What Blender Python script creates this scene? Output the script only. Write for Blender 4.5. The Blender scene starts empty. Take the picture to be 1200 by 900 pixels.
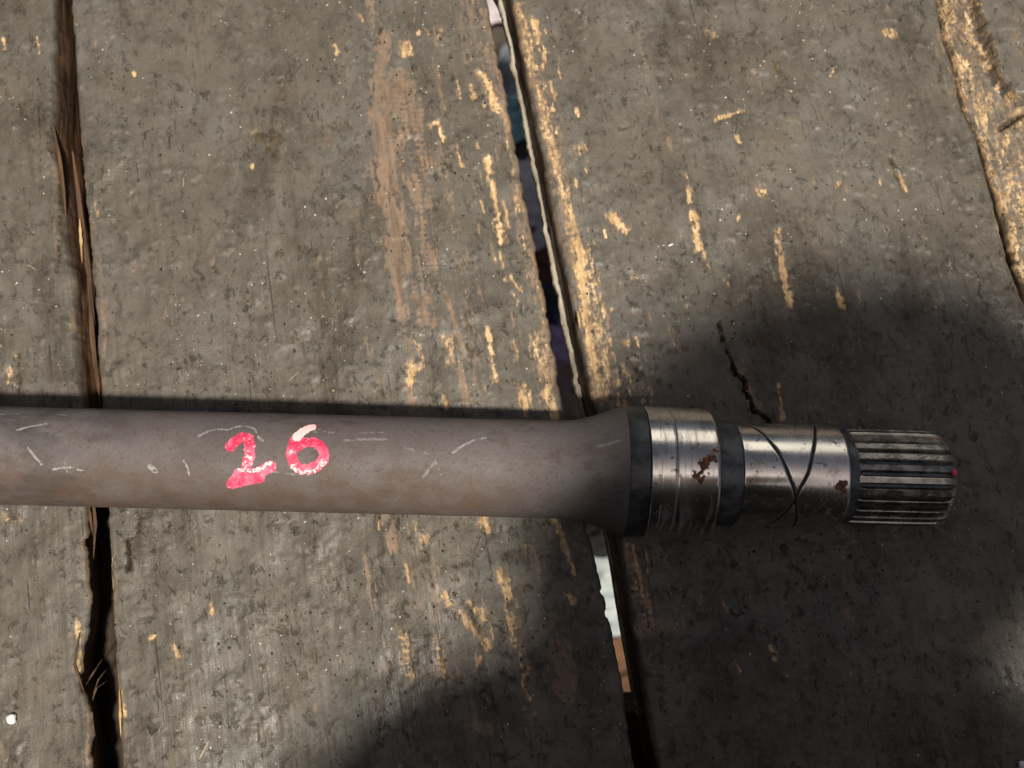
import bpy, math, random
import numpy as np
from mathutils import Matrix, Vector

# ------------------------------------------------------------------ camera, sky, sun, exposure
scene = bpy.context.scene
col = scene.collection
cam_data = bpy.data.cameras.new('camera')
cam = bpy.data.objects.new('camera', cam_data); col.objects.link(cam)
cam.location = (0, 0, 0.405); cam.rotation_euler = (math.radians(11.3), 0, 0)
cam_data.sensor_width = 36; cam_data.lens = 33.0
cam_data.clip_start = 0.01; cam_data.clip_end = 200
cam_data.dof.use_dof = True; cam_data.dof.focus_distance = 0.37; cam_data.dof.aperture_fstop = 12
scene.camera = cam

SUN = Vector((0.12, -0.335, 1.0)).normalized()
elev = math.asin(SUN.z); azim = math.atan2(SUN.x, SUN.y)
world = bpy.data.worlds.new('World'); scene.world = world; world.use_nodes = True
wn = world.node_tree
sky = wn.nodes.new('ShaderNodeTexSky'); sky.sky_type = 'NISHITA'; sky.sun_disc = False
sky.sun_elevation = elev; sky.sun_rotation = azim; sky.dust_density = 3.6; sky.air_density = 0.35; sky.ozone_density = 0.0
bg = wn.nodes['Background']; bg.inputs['Strength'].default_value = 0.05
wn.links.new(sky.outputs[0], bg.inputs['Color'])
sun_data = bpy.data.lights.new('sun', 'SUN'); sun_data.energy = 5.0; sun_data.angle = math.radians(4.2)
sun_data.color = (1.0, 0.93, 0.81)
sun = bpy.data.objects.new('sun', sun_data); col.objects.link(sun)
sun.location = SUN * 5; sun.rotation_euler = SUN.to_track_quat('Z', 'Y').to_euler()
vs = scene.view_settings
vs.view_transform = 'Standard'; vs.look = 'None'; vs.exposure = 0.24; vs.gamma = 1.0; vs.use_curve_mapping = False

random.seed(7); RNG = np.random.default_rng(11)

# ------------------------------------------------------------------ tables (millimetres on the bench; mm along / degrees round the shaft)
STROKES = [
  ('Y', 1.15, 1.84, [(-50.2, 244.3), (-49.2, 238.5)]),
  ('Y', 1.1, 1.61, [(-14.9, 228.4), (-11.6, 224.0), (-9.2, 216.2), (-6.8, 209.7)]),
  ('Y', 1.1, 1.38, [(-11.4, 185.4), (-9.0, 172.8), (-6.2, 157.1), (-4.6, 145.6)]),
  ('Y', 0.8, 0.92, [(-3.9, 164.5), (-1.6, 152.2)]),
  ('Y', 0.9, 0.92, [(-5.4, 140.0), (-3.1, 127.1)]),
  ('Y', 0.9, 0.92, [(0.4, 121.9), (2.7, 115.6)]),
  ('Y', 0.7, 0.92, [(-0.4, 128.7), (4.6, 121.9)]),
  ('Y', 0.9, 0.92, [(-37.3, 201.6), (-34.6, 203.7), (-30.9, 194.3)]),
  ('Y', 0.9, 0.92, [(-25.7, 193.0), (-22.8, 182.0)]),
  ('Y', 0.7, 0.92, [(-44.6, 247.9), (-41.8, 251.4), (-39.3, 248.8)]),
  ('Y', 0.7, 0.92, [(-35.2, 246.1), (-32.9, 250.5)]),
  ('Y', 0.7, 0.92, [(-72.9, 259.5), (-71.2, 256.8)]),
  ('Y', 0.7, 1.15, [(-84.2, 245.2), (-82.4, 240.8)]),
  ('P', 0.875, 2.78, [(-67.0, 267.7), (-65.0, 255.0)]),
  ('P', 1.1875, 3.28, [(-62.4, 247.9), (-61.5, 228.4)]),
  ('P', 0.5, 1.84, [(-56.0, 249.6), (-60.9, 252.3)]),
  ('PC', 1.0625, 6.56, [(-53.0, 226.2), (-48.4, 198.1)]),
  ('P', 1.0, 4.04, [(-61.0, 226.2), (-58.8, 202.4)]),
  ('P', 1.0, 5.05, [(-61.7, 208.9), (-58.7, 168.7)]),
  ('PC', 0.875, 5.05, [(-44.9, 204.6), (-39.2, 172.8)]),
  ('P', 0.875, 2.02, [(-48.6, 229.3), (-45.5, 215.3)]),
  ('P', 1.25, 4.54, [(-57.1, 183.3), (-53.8, 160.4), (-50.9, 135.9)]),
  ('PC', 1.0625, 3.79, [(-40.8, 154.2), (-35.3, 125.9)]),
  ('PC', 1.125, 4.54, [(-47.1, 174.9), (-41.0, 164.5)]),
  ('P', 1.1875, 2.02, [(-52.2, 127.9), (-48.0, 110.0)]),
  ('PC', 1.25, 4.04, [(-42.9, 121.9), (-37.3, 108.9)]),
  ('P', 0.7, 1.38, [(-49.5, 110.0), (-45.4, 96.4)]),
  ('P', 0.9, 1.15, [(-29.8, 121.5), (-25.9, 110.0), (-20.8, 93.3)]),
  ('Y', 0.7, 1.84, [(-42.4, 100.2), (-39.6, 88.6)]),
  ('Y', 0.75, 2.29, [(-28.4, 100.2), (-25.6, 90.5)]),
  ('Y', 1.0, 2.06, [(-43.7, 87.8), (-45.1, 81.7)]),
  ('P', 1.0, 2.52, [(-46.9, 80.9), (-42.6, 70.3)]),
  ('P', 0.9, 1.38, [(-23.0, 88.6), (-19.4, 70.3)]),
  ('Y', 0.9, 1.15, [(-30.0, 75.2), (-28.8, 70.3)]),
  ('Y', 0.85, 1.15, [(-10.6, 104.9), (-8.7, 92.5), (-7.5, 81.7)]),
  ('P', 0.6, 0.92, [(-16.9, 127.9), (-13.0, 117.9)]),
  ('Y', 0.8, 1.84, [(4.1, 79.0), (5.6, 68.7)]),
  ('Y', 0.95, 2.29, [(15.0, 76.3), (17.9, 66.5)]),
  ('P', 1.0, 3.03, [(12.0, 86.7), (18.8, 80.9)]),
  ('P', 0.8, 1.38, [(-65.2, 101.0), (-61.9, 93.3)]),
  ('P', 0.5, 1.15, [(-60.3, 88.6), (-57.4, 79.0)]),
  ('P', 0.55, 5.05, [(-20.4, 266.3), (-16.2, 241.6)]),
  ('P', 0.5, 3.67, [(-11.3, 241.6), (-4.0, 211.0)]),
  ('P', 0.55, 4.59, [(-3.2, 202.4), (2.4, 177.0)]),
  ('P', 0.5, 3.67, [(2.7, 172.8), (8.5, 140.0)]),
  ('P', 0.5, 3.21, [(8.5, 135.9), (17.0, 92.5)]),
  ('P', 0.55, 1.15, [(-37.1, 237.2), (-31.9, 211.0), (-26.5, 193.9)]),
  ('P', 0.55, 1.15, [(-24.4, 259.5), (-21.7, 232.8)]),
  ('P', 0.5, 0.92, [(-22.1, 228.4), (-18.0, 215.3)]),
  ('Y', 0.7, 1.38, [(-19.2, 221.9), (-17.6, 215.3)]),
  ('P', 0.4, 1.84, [(-88.0, 140.0), (-85.0, 121.9)]),
  ('P', 0.35, 1.84, [(-69.9, 152.2), (-67.9, 140.0)]),
  ('P', 0.35, 2.29, [(-78.8, 241.6), (-75.3, 198.1)]),
  ('P', 0.35, 1.84, [(-87.1, 215.3), (-84.7, 193.9)]),
  ('P', 0.6, 0.92, [(0.0, 98.3), (2.3, 90.5)]),
  ('Y', 0.5, 0.92, [(-15.5, 154.2), (-13.6, 147.3)]),
  ('P', 0.3, 6.88, [(-59.8, 241.6), (-54.3, 181.2), (-46.8, 127.9), (-37.4, 73.3)]),
  ('D', 0.55, 1.03, [(-11.0, 259.5), (0.4, 198.1), (11.5, 133.9), (21.3, 73.3)]),
  ('D', 0.55, 1.03, [(32.8, 17.8), (41.3, -26.3), (48.1, -71.8)]),
  ('PC', 0.5, 5.96, [(-47.9, 215.3), (-36.7, 140.0)]),
  ('P', 0.42, 4.13, [(-31.6, 189.6), (-21.1, 127.9), (-15.0, 73.3)]),
  ('Y', 0.6, 3.21, [(10.6, 100.2), (18.7, 69.5)]),
  ('Y', 0.55, 2.29, [(-4.0, 206.7), (4.7, 160.4)]),
  ('P', 0.35, 5.96, [(-43.8, 21.4), (-32.1, -24.6), (-24.5, -65.2)]),
  ('Y', 0.55, 2.06, [(9.6, 140.0), (15.2, 108.1)]),
  ('P', 1.0, 2.02, [(-55.9, 23.6), (-52.5, 20.7), (-50.1, 10.6)]),
  ('Y', 0.85, 1.84, [(-37.4, 14.2), (-38.8, 8.8)]),
  ('P', 0.6, 1.38, [(-34.5, 10.6), (-30.7, -0.1)]),
  ('D', 0.9, 0.69, [(-35.9, 7.0), (-33.1, -7.1)]),
  ('P', 0.7, 1.38, [(-34.3, 1.7), (-30.4, -19.4)]),
  ('Y', 0.75, 1.84, [(-28.0, -9.9), (-23.3, -14.8), (-16.1, -22.8), (-9.6, -30.4)]),
  ('Y', 0.6, 2.29, [(-19.7, -12.4), (-10.7, -18.3)]),
  ('D', 0.8, 1.15, [(-26.3, -7.1), (-19.7, -14.1), (-12.5, -26.3)]),
  ('Y', 0.8, 1.61, [(-12.4, 23.6), (-10.6, 17.8)]),
  ('Y', 0.9, 2.06, [(-4.0, -0.1), (-1.1, -9.6)]),
  ('Y', 0.6, 0.92, [(0.4, -10.6), (2.9, -14.8)]),
  ('YC', 0.95, 2.29, [(0.0, -19.4), (2.1, -29.7), (5.7, -40.0)]),
  ('Y', 0.7, 0.92, [(4.2, -43.4), (7.4, -51.1)]),
  ('Y', 0.9, 1.15, [(18.6, 22.1), (21.8, 10.6), (25.6, -0.8)]),
  ('Y', 0.9, 1.61, [(23.0, -9.6), (25.1, -11.7)]),
  ('P', 0.6, 1.15, [(25.9, -3.6), (27.3, -8.9)]),
  ('YC', 0.75, 2.06, [(-46.3, -25.6), (-44.0, -34.9), (-41.7, -43.4)]),
  ('YC', 0.85, 1.84, [(-32.4, -28.7), (-29.7, -41.7)]),
  ('Y', 0.8, 1.15, [(-13.8, -33.5), (-14.9, -40.0)]),
  ('P', 0.8, 0.8, [(-63.1, 9.2), (-60.4, -7.1), (-58.7, -18.3)]),
  ('P', 0.6, 0.8, [(-55.2, -40.0), (-53.6, -59.2)]),
  ('P', 0.65, 0.8, [(-44.7, -49.1), (-41.9, -65.8)]),
  ('P', 0.5, 0.69, [(-67.7, -26.3), (-66.2, -40.0)]),
  ('Y', 0.4, 0.69, [(-72.9, -29.7), (-71.6, -38.3)]),
  ('P', 1.125, 2.52, [(-15.4, -62.5), (-8.7, -63.8)]),
  ('P', 0.8, 1.61, [(-3.5, -60.2), (-1.4, -64.5)]),
  ('P', 1.125, 4.04, [(19.5, -33.2), (22.6, -48.5)]),
  ('P', 0.6, 0.92, [(-16.5, -50.1), (-14.0, -60.2)]),
  ('P', 0.5, 1.84, [(0.0, -76.7), (1.7, -80.0)]),
  ('Y', 0.6, 0.69, [(17.1, -21.1), (19.9, -30.1)]),
  ('P', 0.8, 1.15, [(-1.8, -36.6), (1.1, -40.0)]),
  ('P', 0.6, 0.69, [(9.1, 10.6), (12.2, -7.1)]),
  ('Y', 0.4, 1.15, [(5.4, 10.6), (6.5, 5.3)]),
  ('D', 0.7, 1.84, [(1.5, 8.8), (6.5, 3.5)]),
  ('Y', 1.1, 1.61, [(10.6, 255.9), (13.0, 247.0), (16.2, 240.8), (14.9, 233.7)]),
  ('Y', 0.9, 1.15, [(20.0, 220.5), (19.1, 211.0)]),
  ('Y', 0.8, 2.06, [(25.1, 170.7), (27.9, 152.2)]),
  ('Y', 1.1, 1.84, [(29.4, 148.1), (31.9, 127.9), (34.2, 104.2), (36.6, 89.4)]),
  ('Y', 0.6, 3.21, [(34.0, 144.0), (38.2, 116.0)]),
  ('Y', 0.65, 3.67, [(38.0, 108.1), (42.1, 80.9)]),
  ('P', 0.6, 1.84, [(21.8, 198.1), (24.3, 172.8)]),
  ('Y', 0.6, 1.38, [(39.9, 84.8), (41.9, 75.2)]),
  ('P', 0.6, 1.61, [(1.6, 264.0), (15.9, 206.7), (27.8, 140.0), (39.4, 77.1)]),
  ('Y', 0.95, 2.06, [(45.2, 158.7), (47.4, 156.3), (51.3, 153.0)]),
  ('PC', 0.5, 2.06, [(61.8, 257.3), (65.1, 215.3)]),
  ('P', 0.4, 1.84, [(65.5, 215.3), (73.1, 191.8)]),
  ('Y', 0.8, 1.15, [(80.2, 179.1), (81.6, 166.2)]),
  ('Y', 0.95, 1.61, [(83.0, 160.4), (84.3, 143.6)]),
  ('Y', 0.6, 1.15, [(86.5, 140.8), (88.5, 132.7)]),
  ('Y', 0.5, 1.84, [(94.2, 131.1), (96.7, 127.1)]),
  ('Y', 0.9, 1.61, [(121.1, 151.4), (122.7, 131.9), (124.5, 117.5)]),
  ('Y', 0.7, 0.69, [(121.8, 123.9), (126.1, 119.1)]),
  ('Y', 0.95, 1.15, [(145.7, 125.1), (148.1, 116.4)]),
  ('Y', 0.5, 0.92, [(155.1, 123.1), (156.7, 118.3)]),
  ('Y', 0.9, 0.92, [(117.1, 80.2), (118.5, 65.7)]),
  ('Y', 0.9, 0.92, [(178.8, 179.1), (180.9, 171.2)]),
  ('D', 1.0, 0.92, [(175.2, 187.9), (177.8, 177.0)]),
  ('Y', 0.75, 2.06, [(112.8, 172.0), (114.7, 170.3)]),
  ('Y', 0.7, 1.15, [(94.7, 206.7), (98.0, 208.4)]),
  ('Y', 0.8, 0.92, [(99.5, 208.4), (107.6, 211.0)]),
  ('Y', 0.8, 0.92, [(104.6, 198.1), (106.1, 195.6)]),
  ('D', 0.8, 1.61, [(124.8, 233.7), (126.3, 231.0)]),
  ('Y', 0.8, 0.69, [(125.2, 233.7), (125.9, 231.9)]),
  ('Y', 0.7, 1.61, [(93.8, 252.3), (95.3, 249.6)]),
  ('Y', 0.7, 1.84, [(178.6, 251.4), (181.7, 250.5)]),
  ('Y', 0.5, 0.92, [(97.1, 264.0), (98.5, 257.3)]),
  ('Y', 0.7, 1.38, [(51.9, 84.8), (54.4, 79.0)]),
  ('Y', 0.6, 2.06, [(59.4, 84.8), (61.7, 73.3)]),
  ('D', 0.9, 2.29, [(54.6, 86.7), (63.1, 80.9)]),
  ('Y', 0.5, 1.15, [(70.4, 108.1), (71.9, 98.3)]),
  ('Y', 0.5, 0.92, [(75.7, 119.1), (78.2, 116.0)]),
  ('Y', 0.5, 0.92, [(61.0, 114.0), (62.4, 108.9)]),
  ('D', 0.8, 1.38, [(62.3, 92.5), (69.9, 95.6), (77.6, 97.1)]),
  ('D', 0.7, 1.38, [(74.5, 117.9), (82.3, 121.9)]),
  ('Y', 0.45, 0.92, [(53.8, 129.9), (61.4, 127.9)]),
  ('D', 0.9, 0.69, [(92.4, 108.9), (94.6, 98.3), (97.2, 88.6)]),
  ('P', 0.8, 1.61, [(99.6, 90.5), (104.9, 77.1), (109.4, 68.7)]),
  ('D', 0.9, 0.46, [(79.0, 189.6), (80.9, 179.1)]),
  ('D', 0.8, 0.57, [(120.3, 165.3), (120.7, 152.2)]),
  ('D', 0.6, 2.06, [(149.4, 210.1), (155.5, 211.0)]),
  ('D', 0.7, 1.84, [(188.5, 132.7), (198.3, 135.1)]),
  ('D', 0.7, 1.84, [(193.8, 73.3), (200.4, 76.3), (209.3, 79.0)]),
  ('D', 0.65, 2.06, [(211.7, 95.6), (226.5, 92.5)]),
  ('D', 0.7, 2.29, [(109.9, 100.2), (128.6, 96.4)]),
  ('D', 0.7, 1.84, [(142.0, 98.3), (145.5, 94.4)]),
  ('D', 0.6, 2.06, [(62.9, 179.1), (74.6, 177.0)]),
  ('D', 0.5, 1.61, [(47.2, 179.1), (60.9, 177.8)]),
  ('D', 0.6, 1.15, [(78.5, 177.0), (74.6, 176.2)]),
  ('D', 0.6, 1.15, [(124.8, 128.7), (134.5, 131.1)]),
  ('P', 0.5, 1.38, [(192.2, 110.0), (193.8, 106.1)]),
  ('D', 0.8, 1.84, [(192.6, 114.0), (194.1, 110.0)]),
  ('P', 0.7, 0.8, [(202.2, 252.8), (204.5, 241.6)]),
  ('P', 0.5, 0.69, [(207.7, 237.2), (208.5, 215.3)]),
  ('P', 0.5, 0.69, [(199.8, 248.3), (207.5, 204.6)]),
  ('Y', 0.7, 2.06, [(50.1, 10.6), (53.3, -3.6)]),
  ('YC', 0.8, 2.75, [(54.0, -7.1), (60.0, -22.8)]),
  ('Y', 0.6, 1.15, [(56.6, 10.6), (57.8, -0.1)]),
  ('P', 0.875, 4.54, [(49.9, -24.6), (67.8, -22.8)]),
  ('D', 0.9, 2.29, [(51.6, -29.7), (67.7, -26.3)]),
  ('P', 0.6, 1.84, [(51.5, 10.6), (54.6, -10.6)]),
  ('Y', 0.8, 0.92, [(88.6, -12.4), (90.3, -16.2)]),
  ('P', 0.5, 0.92, [(79.0, -10.6), (80.0, -21.1)]),
  ('Y', 0.7, 0.92, [(92.9, -36.6), (94.5, -40.0)]),
  ('Y', 0.7, 1.15, [(95.8, -34.9), (98.3, -34.9)]),
  ('Y', 0.7, 1.15, [(108.1, -31.4), (109.3, -35.5)]),
  ('P', 0.875, 2.78, [(139.7, -16.2), (142.7, -19.0)]),
  ('Y', 0.5, 0.92, [(99.4, -4.7), (101.6, -5.0)]),
  ('Y', 0.5, 0.92, [(123.6, 13.5), (127.2, 12.8)]),
  ('D', 0.8, 2.06, [(101.3, 3.5), (104.3, -7.1)]),
  ('D', 0.8, 1.61, [(144.8, 5.3), (148.6, -7.1)]),
  ('D', 0.55, 2.06, [(161.8, 5.3), (162.6, -7.1), (166.6, -28.0)]),
  ('D', 0.5, 1.84, [(180.1, 16.0), (187.8, 0.6)]),
  ('D', 0.5, 2.06, [(194.7, -21.1), (202.8, -46.8)]),
  ('D', 0.6, 2.75, [(168.5, -34.9), (176.8, -41.7)]),
  ('P', 0.4, 3.21, [(188.9, -26.3), (195.5, -31.4)]),
  ('D', 0.6, 1.84, [(110.9, 14.2), (130.7, 10.6)]),
  ('P', 0.5, 1.38, [(114.6, -46.8), (117.9, -51.8)]),
  ('Y', 0.4, 0.69, [(120.2, -41.7), (127.2, -43.7)]),
  ('P', 0.3, 0.46, [(95.9, -47.8), (108.7, -71.8)]),
  ('P', 0.35, 0.46, [(128.0, -58.5), (133.6, -78.4)]),
  ('P', 0.5, 1.84, [(233.4, 264.0), (240.4, 237.2)]),
  ('P', 0.4, 1.15, [(239.0, 266.3), (243.1, 255.0)]),
  ('D', 1.0, 3.21, [(-117.0, 199.0), (-107.1, 200.3)]),
  ('D', 0.9, 2.75, [(-112.7, 193.9), (-111.3, 188.8)]),
  ('Y', 0.5, 1.61, [(-120.7, 201.6), (-111.5, 193.0)]),
  ('Y', 0.9, 0.92, [(-121.0, 185.4), (-120.5, 183.7)]),
  ('D', 0.8, 2.29, [(-98.7, 146.1), (-93.9, 143.2)]),
  ('Y', 0.4, 1.15, [(-97.4, 144.0), (-95.1, 143.2)]),
  ('D', 0.6, 1.84, [(-108.9, 140.8), (-103.6, 142.4)]),
  ('D', 1.0, 2.29, [(-61.7, 74.1), (-56.2, 76.3)]),
  ('D', 0.9, 1.38, [(-61.3, 70.3), (-55.3, 70.3)]),
  ('D', 0.6, 2.75, [(-88.8, -33.2), (-84.4, -35.5)]),
  ('D', 0.6, 2.75, [(-83.2, 3.5), (-74.1, 2.1)]),
  ('D', 0.5, 2.06, [(-182.8, 156.3), (-167.9, 164.5)]),
  ('D', 0.5, 1.61, [(-169.3, 183.3), (-163.5, 185.4)]),
  ('D', 0.4, 4.59, [(-196.0, 241.6), (-189.7, 239.4)]),
  ('D', 0.4, 2.75, [(-145.2, 237.2), (-136.7, 230.6)]),
  ('D', 0.45, 1.84, [(-93.6, 208.9), (-85.1, 196.0)]),
  ('D', 0.5, 1.84, [(-133.9, 183.3), (-129.8, 181.2)]),
  ('D', 0.4, 2.75, [(-156.6, 170.7), (-160.0, 164.5)]),
  ('D', 0.6, 1.38, [(-82.8, 135.9), (-88.1, 123.9), (-91.6, 116.0)]),
  ('D', 0.5, 1.15, [(-69.6, 168.7), (-67.9, 140.0)]),
  ('P', 0.4, 2.29, [(-72.3, 166.6), (-69.3, 135.9)]),
  ('D', 0.9, 0.92, [(-65.5, 243.9), (-61.7, 252.8)]),
  ('D', 1.0, 1.38, [(-165.0, 13.1), (-164.1, 7.0), (-162.9, 0.6)]),
  ('D', 0.9, 0.55, [(-162.0, 26.1), (-160.9, 17.1), (-163.5, 13.5)]),
  ('D', 0.4, 1.61, [(-138.5, 19.6), (-132.5, 10.6)]),
  ('Y', 0.8, 0.92, [(-128.0, -13.4), (-127.1, -17.6)]),
  ('Y', 0.85, 0.92, [(-142.3, -30.4), (-140.5, -34.9)]),
  ('Y', 0.8, 0.92, [(-152.4, -27.7), (-150.4, -26.3)]),
  ('D', 0.5, 1.38, [(-107.7, -10.6), (-103.7, -19.4)]),
  ('P', 0.5, 0.92, [(-96.7, -15.9), (-94.6, -22.8)]),
  ('P', 0.4, 4.59, [(-141.8, -36.6), (-136.1, -41.7)]),
  ('D', 0.45, 2.29, [(-133.2, -33.2), (-127.7, -34.9)]),
  ('Y', 0.7, 1.15, [(-165.9, -45.1), (-163.0, -50.1), (-161.3, -57.9)]),
  ('P', 0.6, 0.92, [(-200.4, 255.0), (-198.0, 241.6)]),
  ('Y', 0.7, 0.92, [(-192.2, 166.6), (-190.9, 160.4)]),
  ('P', 0.55, 1.38, [(-193.2, 160.4), (-186.1, 131.9), (-180.9, 88.6)]),
  ('P', 0.45, 1.15, [(-181.6, 88.6), (-180.1, 79.0)]),
  ('Y', 0.6, 0.92, [(-211.5, 264.9), (-209.9, 257.3)]),
  ('P', 0.5, 1.15, [(-170.6, 10.6), (-166.8, -17.6)]),
  ('P', 0.5, 1.15, [(-162.0, -58.5), (-159.1, -76.7)]),
  ('Y', 0.85, 0.92, [(-242.9, 249.6), (-241.9, 244.3)]),
  ('Y', 0.7, 0.69, [(-226.8, 250.5), (-225.1, 241.6)]),
  ('D', 0.6, 1.38, [(-238.7, 206.7), (-233.7, 211.9), (-229.3, 216.2)]),
  ('Y', 0.8, 0.92, [(-220.7, 94.4), (-220.1, 92.5)]),
  ('Y', 0.7, 1.15, [(-222.6, 87.8), (-222.4, 81.7)]),
  ('D', 0.9, 0.92, [(-220.2, 93.3), (-218.0, 82.8), (-218.1, 77.1)]),
  ('D', 0.7, 0.92, [(-208.4, 100.2), (-205.0, 84.8), (-202.0, 73.3)]),
  ('D', 0.6, 1.84, [(-216.5, 135.9), (-211.5, 140.0)]),
  ('D', 0.5, 2.06, [(-238.3, 221.9), (-236.9, 219.7)]),
  ('D', 0.55, 1.61, [(-208.5, 8.8), (-201.8, 14.2), (-196.0, 18.5)]),
  ('Y', 0.5, 2.29, [(-218.0, 23.2), (-211.6, 21.4)]),
  ('P', 0.6, 1.15, [(-216.5, -0.8), (-213.2, 1.7)]),
  ('Y', 0.7, 1.61, [(-182.9, -21.1), (-180.2, -31.4), (-180.5, -40.0)]),
  ('P', 0.6, 1.15, [(-185.6, -22.8), (-184.3, -29.7)]),
  ('P', 0.5, 1.38, [(-175.6, -55.2), (-173.0, -76.7)]),
  ('P', 0.45, 1.61, [(-192.4, -26.3), (-189.6, -33.2)]),
  ('P', 0.5, 1.84, [(-209.1, -70.1), (-207.4, -76.7)]),
  ('D', 0.5, 1.38, [(-201.4, 79.0), (-196.4, 73.3)]),
  ('D', 0.6, 1.15, [(-210.0, 189.6), (-206.1, 140.0)]),
  ('P', 0.5, 0.92, [(-212.4, 193.9), (-206.9, 140.0)]),
  ('Y', 0.62, 2.98, [(3.3, 264.0), (15.9, 206.7), (27.8, 144.0), (39.7, 75.2)]),
  ('P', 1.125, 2.52, [(2.4, 264.0), (15.9, 202.4), (27.8, 140.0), (39.3, 75.2)]),
  ('P', 0.9375, 3.53, [(-11.4, 259.5), (0.0, 202.4), (11.6, 135.9), (19.6, 84.8)]),
  ('Y', 0.6167093064476035, 0.47, [(32.2, 139.3), (32.5, 137.9)]),
  ('Y', 0.6043649024195022, 0.44, [(61.4, 74.0), (61.8, 71.2)]),
  ('Y', 0.5717299728930265, 0.81, [(43.2, 86.1), (43.4, 84.7)]),
  ('Y', 0.821358267625041, 0.79, [(12.2, 250.9), (13.3, 244.8)]),
  ('Y', 0.6160915515159522, 0.68, [(43.8, 172.8), (44.0, 171.6)]),
  ('Y', 0.9068907968814988, 0.68, [(29.4, 177.2), (30.1, 173.3)]),
  ('P', 0.813004431675336, 0.69, [(51.5, 85.5), (52.5, 79.6)]),
  ('P', 0.8742235686230093, 0.63, [(32.7, 195.2), (33.5, 190.7)]),
  ('Y', 0.5398331418993778, 0.73, [(21.1, 203.2), (22.4, 195.3)]),
  ('Y', 0.6700121460355685, 0.64, [(44.9, 95.3), (45.7, 90.4)]),
  ('Y', 0.5346368171174354, 0.64, [(34.5, 153.0), (34.8, 151.7)]),
  ('P', 0.6185179421327229, 0.68, [(12.2, 253.2), (13.0, 248.6)]),
  ('Y', 0.7071843347806571, 0.61, [(46.5, 76.7), (47.7, 70.1)]),
  ('P', 0.9377975044643846, 0.74, [(38.6, 136.0), (39.4, 131.5)]),
  ('Y', 0.5051558688638986, 0.56, [(35.8, 174.1), (36.3, 171.5)]),
  ('P', 0.6496028781668297, 0.53, [(42.7, 147.7), (42.9, 146.5)]),
  ('Y', 0.5099821110458644, 0.39, [(41.0, 87.5), (41.6, 84.2)]),
  ('Y', 0.579839459536819, 0.45, [(39.1, 130.2), (39.9, 125.4)]),
  ('P', 0.6001420292569359, 0.74, [(45.8, 78.2), (46.1, 76.2)]),
  ('Y', 0.6972938296526241, 0.76, [(21.7, 239.1), (22.2, 235.8)]),
  ('P', 0.9309114633937308, 0.51, [(36.9, 171.6), (37.1, 170.0)]),
  ('Y', 0.8628160285107747, 0.53, [(55.4, 101.7), (56.1, 97.9)]),
  ('Y', 0.7091243580420272, 0.66, [(21.7, 233.5), (22.8, 227.3)]),
  ('Y', 0.9244705261635989, 0.77, [(20.2, 202.1), (20.7, 199.1)]),
  ('P', 0.5999408313225445, 0.71, [(42.6, 75.5), (44.1, 67.4)]),
  ('Y', 0.887689005811739, 0.76, [(43.2, 101.6), (43.8, 98.3)]),
  ('Y', 0.906624176810154, 0.69, [(51.8, 78.3), (52.2, 76.0)]),
  ('P', 0.5543662717738727, 0.6, [(57.4, 86.4), (57.5, 85.7)]),
  ('Y', 0.9225691084629903, 0.65, [(30.1, 212.1), (30.8, 208.2)]),
  ('Y', 0.5993614277899276, 0.42, [(19.7, 192.3), (21.1, 184.4)]),
  ('Y', 0.9147949300731344, 0.74, [(59.2, 92.7), (59.5, 91.3)]),
  ('Y', 0.6117163901840429, 0.65, [(51.0, 103.9), (51.2, 102.9)]),
  ('Y', 0.8856600990494721, 0.72, [(26.4, 158.8), (27.1, 154.8)]),
  ('P', 0.725954003039719, 0.51, [(20.8, 250.2), (21.7, 244.8)]),
  ('P', 0.6368531984267798, 0.49, [(22.3, 197.5), (23.4, 191.3)]),
  ('Y', 0.7550303681220879, 0.39, [(46.4, 75.3), (47.5, 69.5)]),
  ('Y', 0.7411268228407266, 0.69, [(44.4, 115.2), (44.5, 114.0)]),
  ('Y', 0.5546529371951852, 0.68, [(41.2, 176.3), (41.9, 171.8)]),
  ('P', 0.8566112232908106, 0.67, [(56.9, 83.8), (57.6, 79.6)]),
  ('Y', 0.606186625722325, 0.55, [(37.7, 119.9), (37.9, 118.6)]),
  ('Y', 0.5806191222276607, 0.38, [(27.9, 157.4), (29.1, 151.0)]),
  ('Y', 0.7605843885594752, 0.73, [(51.5, 100.8), (52.3, 96.1)]),
  ('P', 0.5811899902122222, 0.4, [(44.7, 84.6), (45.2, 81.2)]),
  ('Y', 0.665362107155875, 0.55, [(48.9, 73.6), (50.0, 66.8)]),
  ('P', 0.6058688416173712, 0.79, [(29.3, 190.6), (29.6, 189.0)]),
  ('P', 0.8085017213052094, 0.44, [(47.5, 100.4), (48.2, 96.3)]),
  ('Y', 0.6203108131023016, 0.46, [(40.5, 81.8), (41.8, 74.0)]),
  ('Y', 0.8021232613727448, 0.76, [(31.1, 146.7), (32.6, 138.4)]),
  ('Y', 0.6382522945136289, 0.49, [(35.6, 144.9), (36.9, 137.4)]),
  ('Y', 0.6882876161191468, 0.69, [(39.7, 107.4), (40.5, 102.8)]),
  ('P', 0.7507045612670227, 0.59, [(45.3, 125.6), (45.9, 121.8)]),
  ('Y', 0.9099017773070981, 0.78, [(39.4, 122.2), (40.6, 114.9)]),
  ('P', 0.8863680043558909, 0.78, [(42.5, 112.4), (43.3, 107.5)]),
  ('Y', 0.5530853926516253, 0.49, [(22.6, 209.0), (23.7, 202.6)]),
  ('P', 0.8039783127716849, 0.37, [(45.9, 88.2), (46.6, 84.3)]),
  ('Y', 0.6759139996501909, 0.62, [(30.9, 193.6), (31.6, 189.2)]),
  ('Y', 0.6972886599543322, 0.61, [(16.2, 235.6), (17.3, 229.2)]),
  ('P', 0.7943352671332574, 0.74, [(23.3, 187.2), (24.4, 180.7)]),
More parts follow.
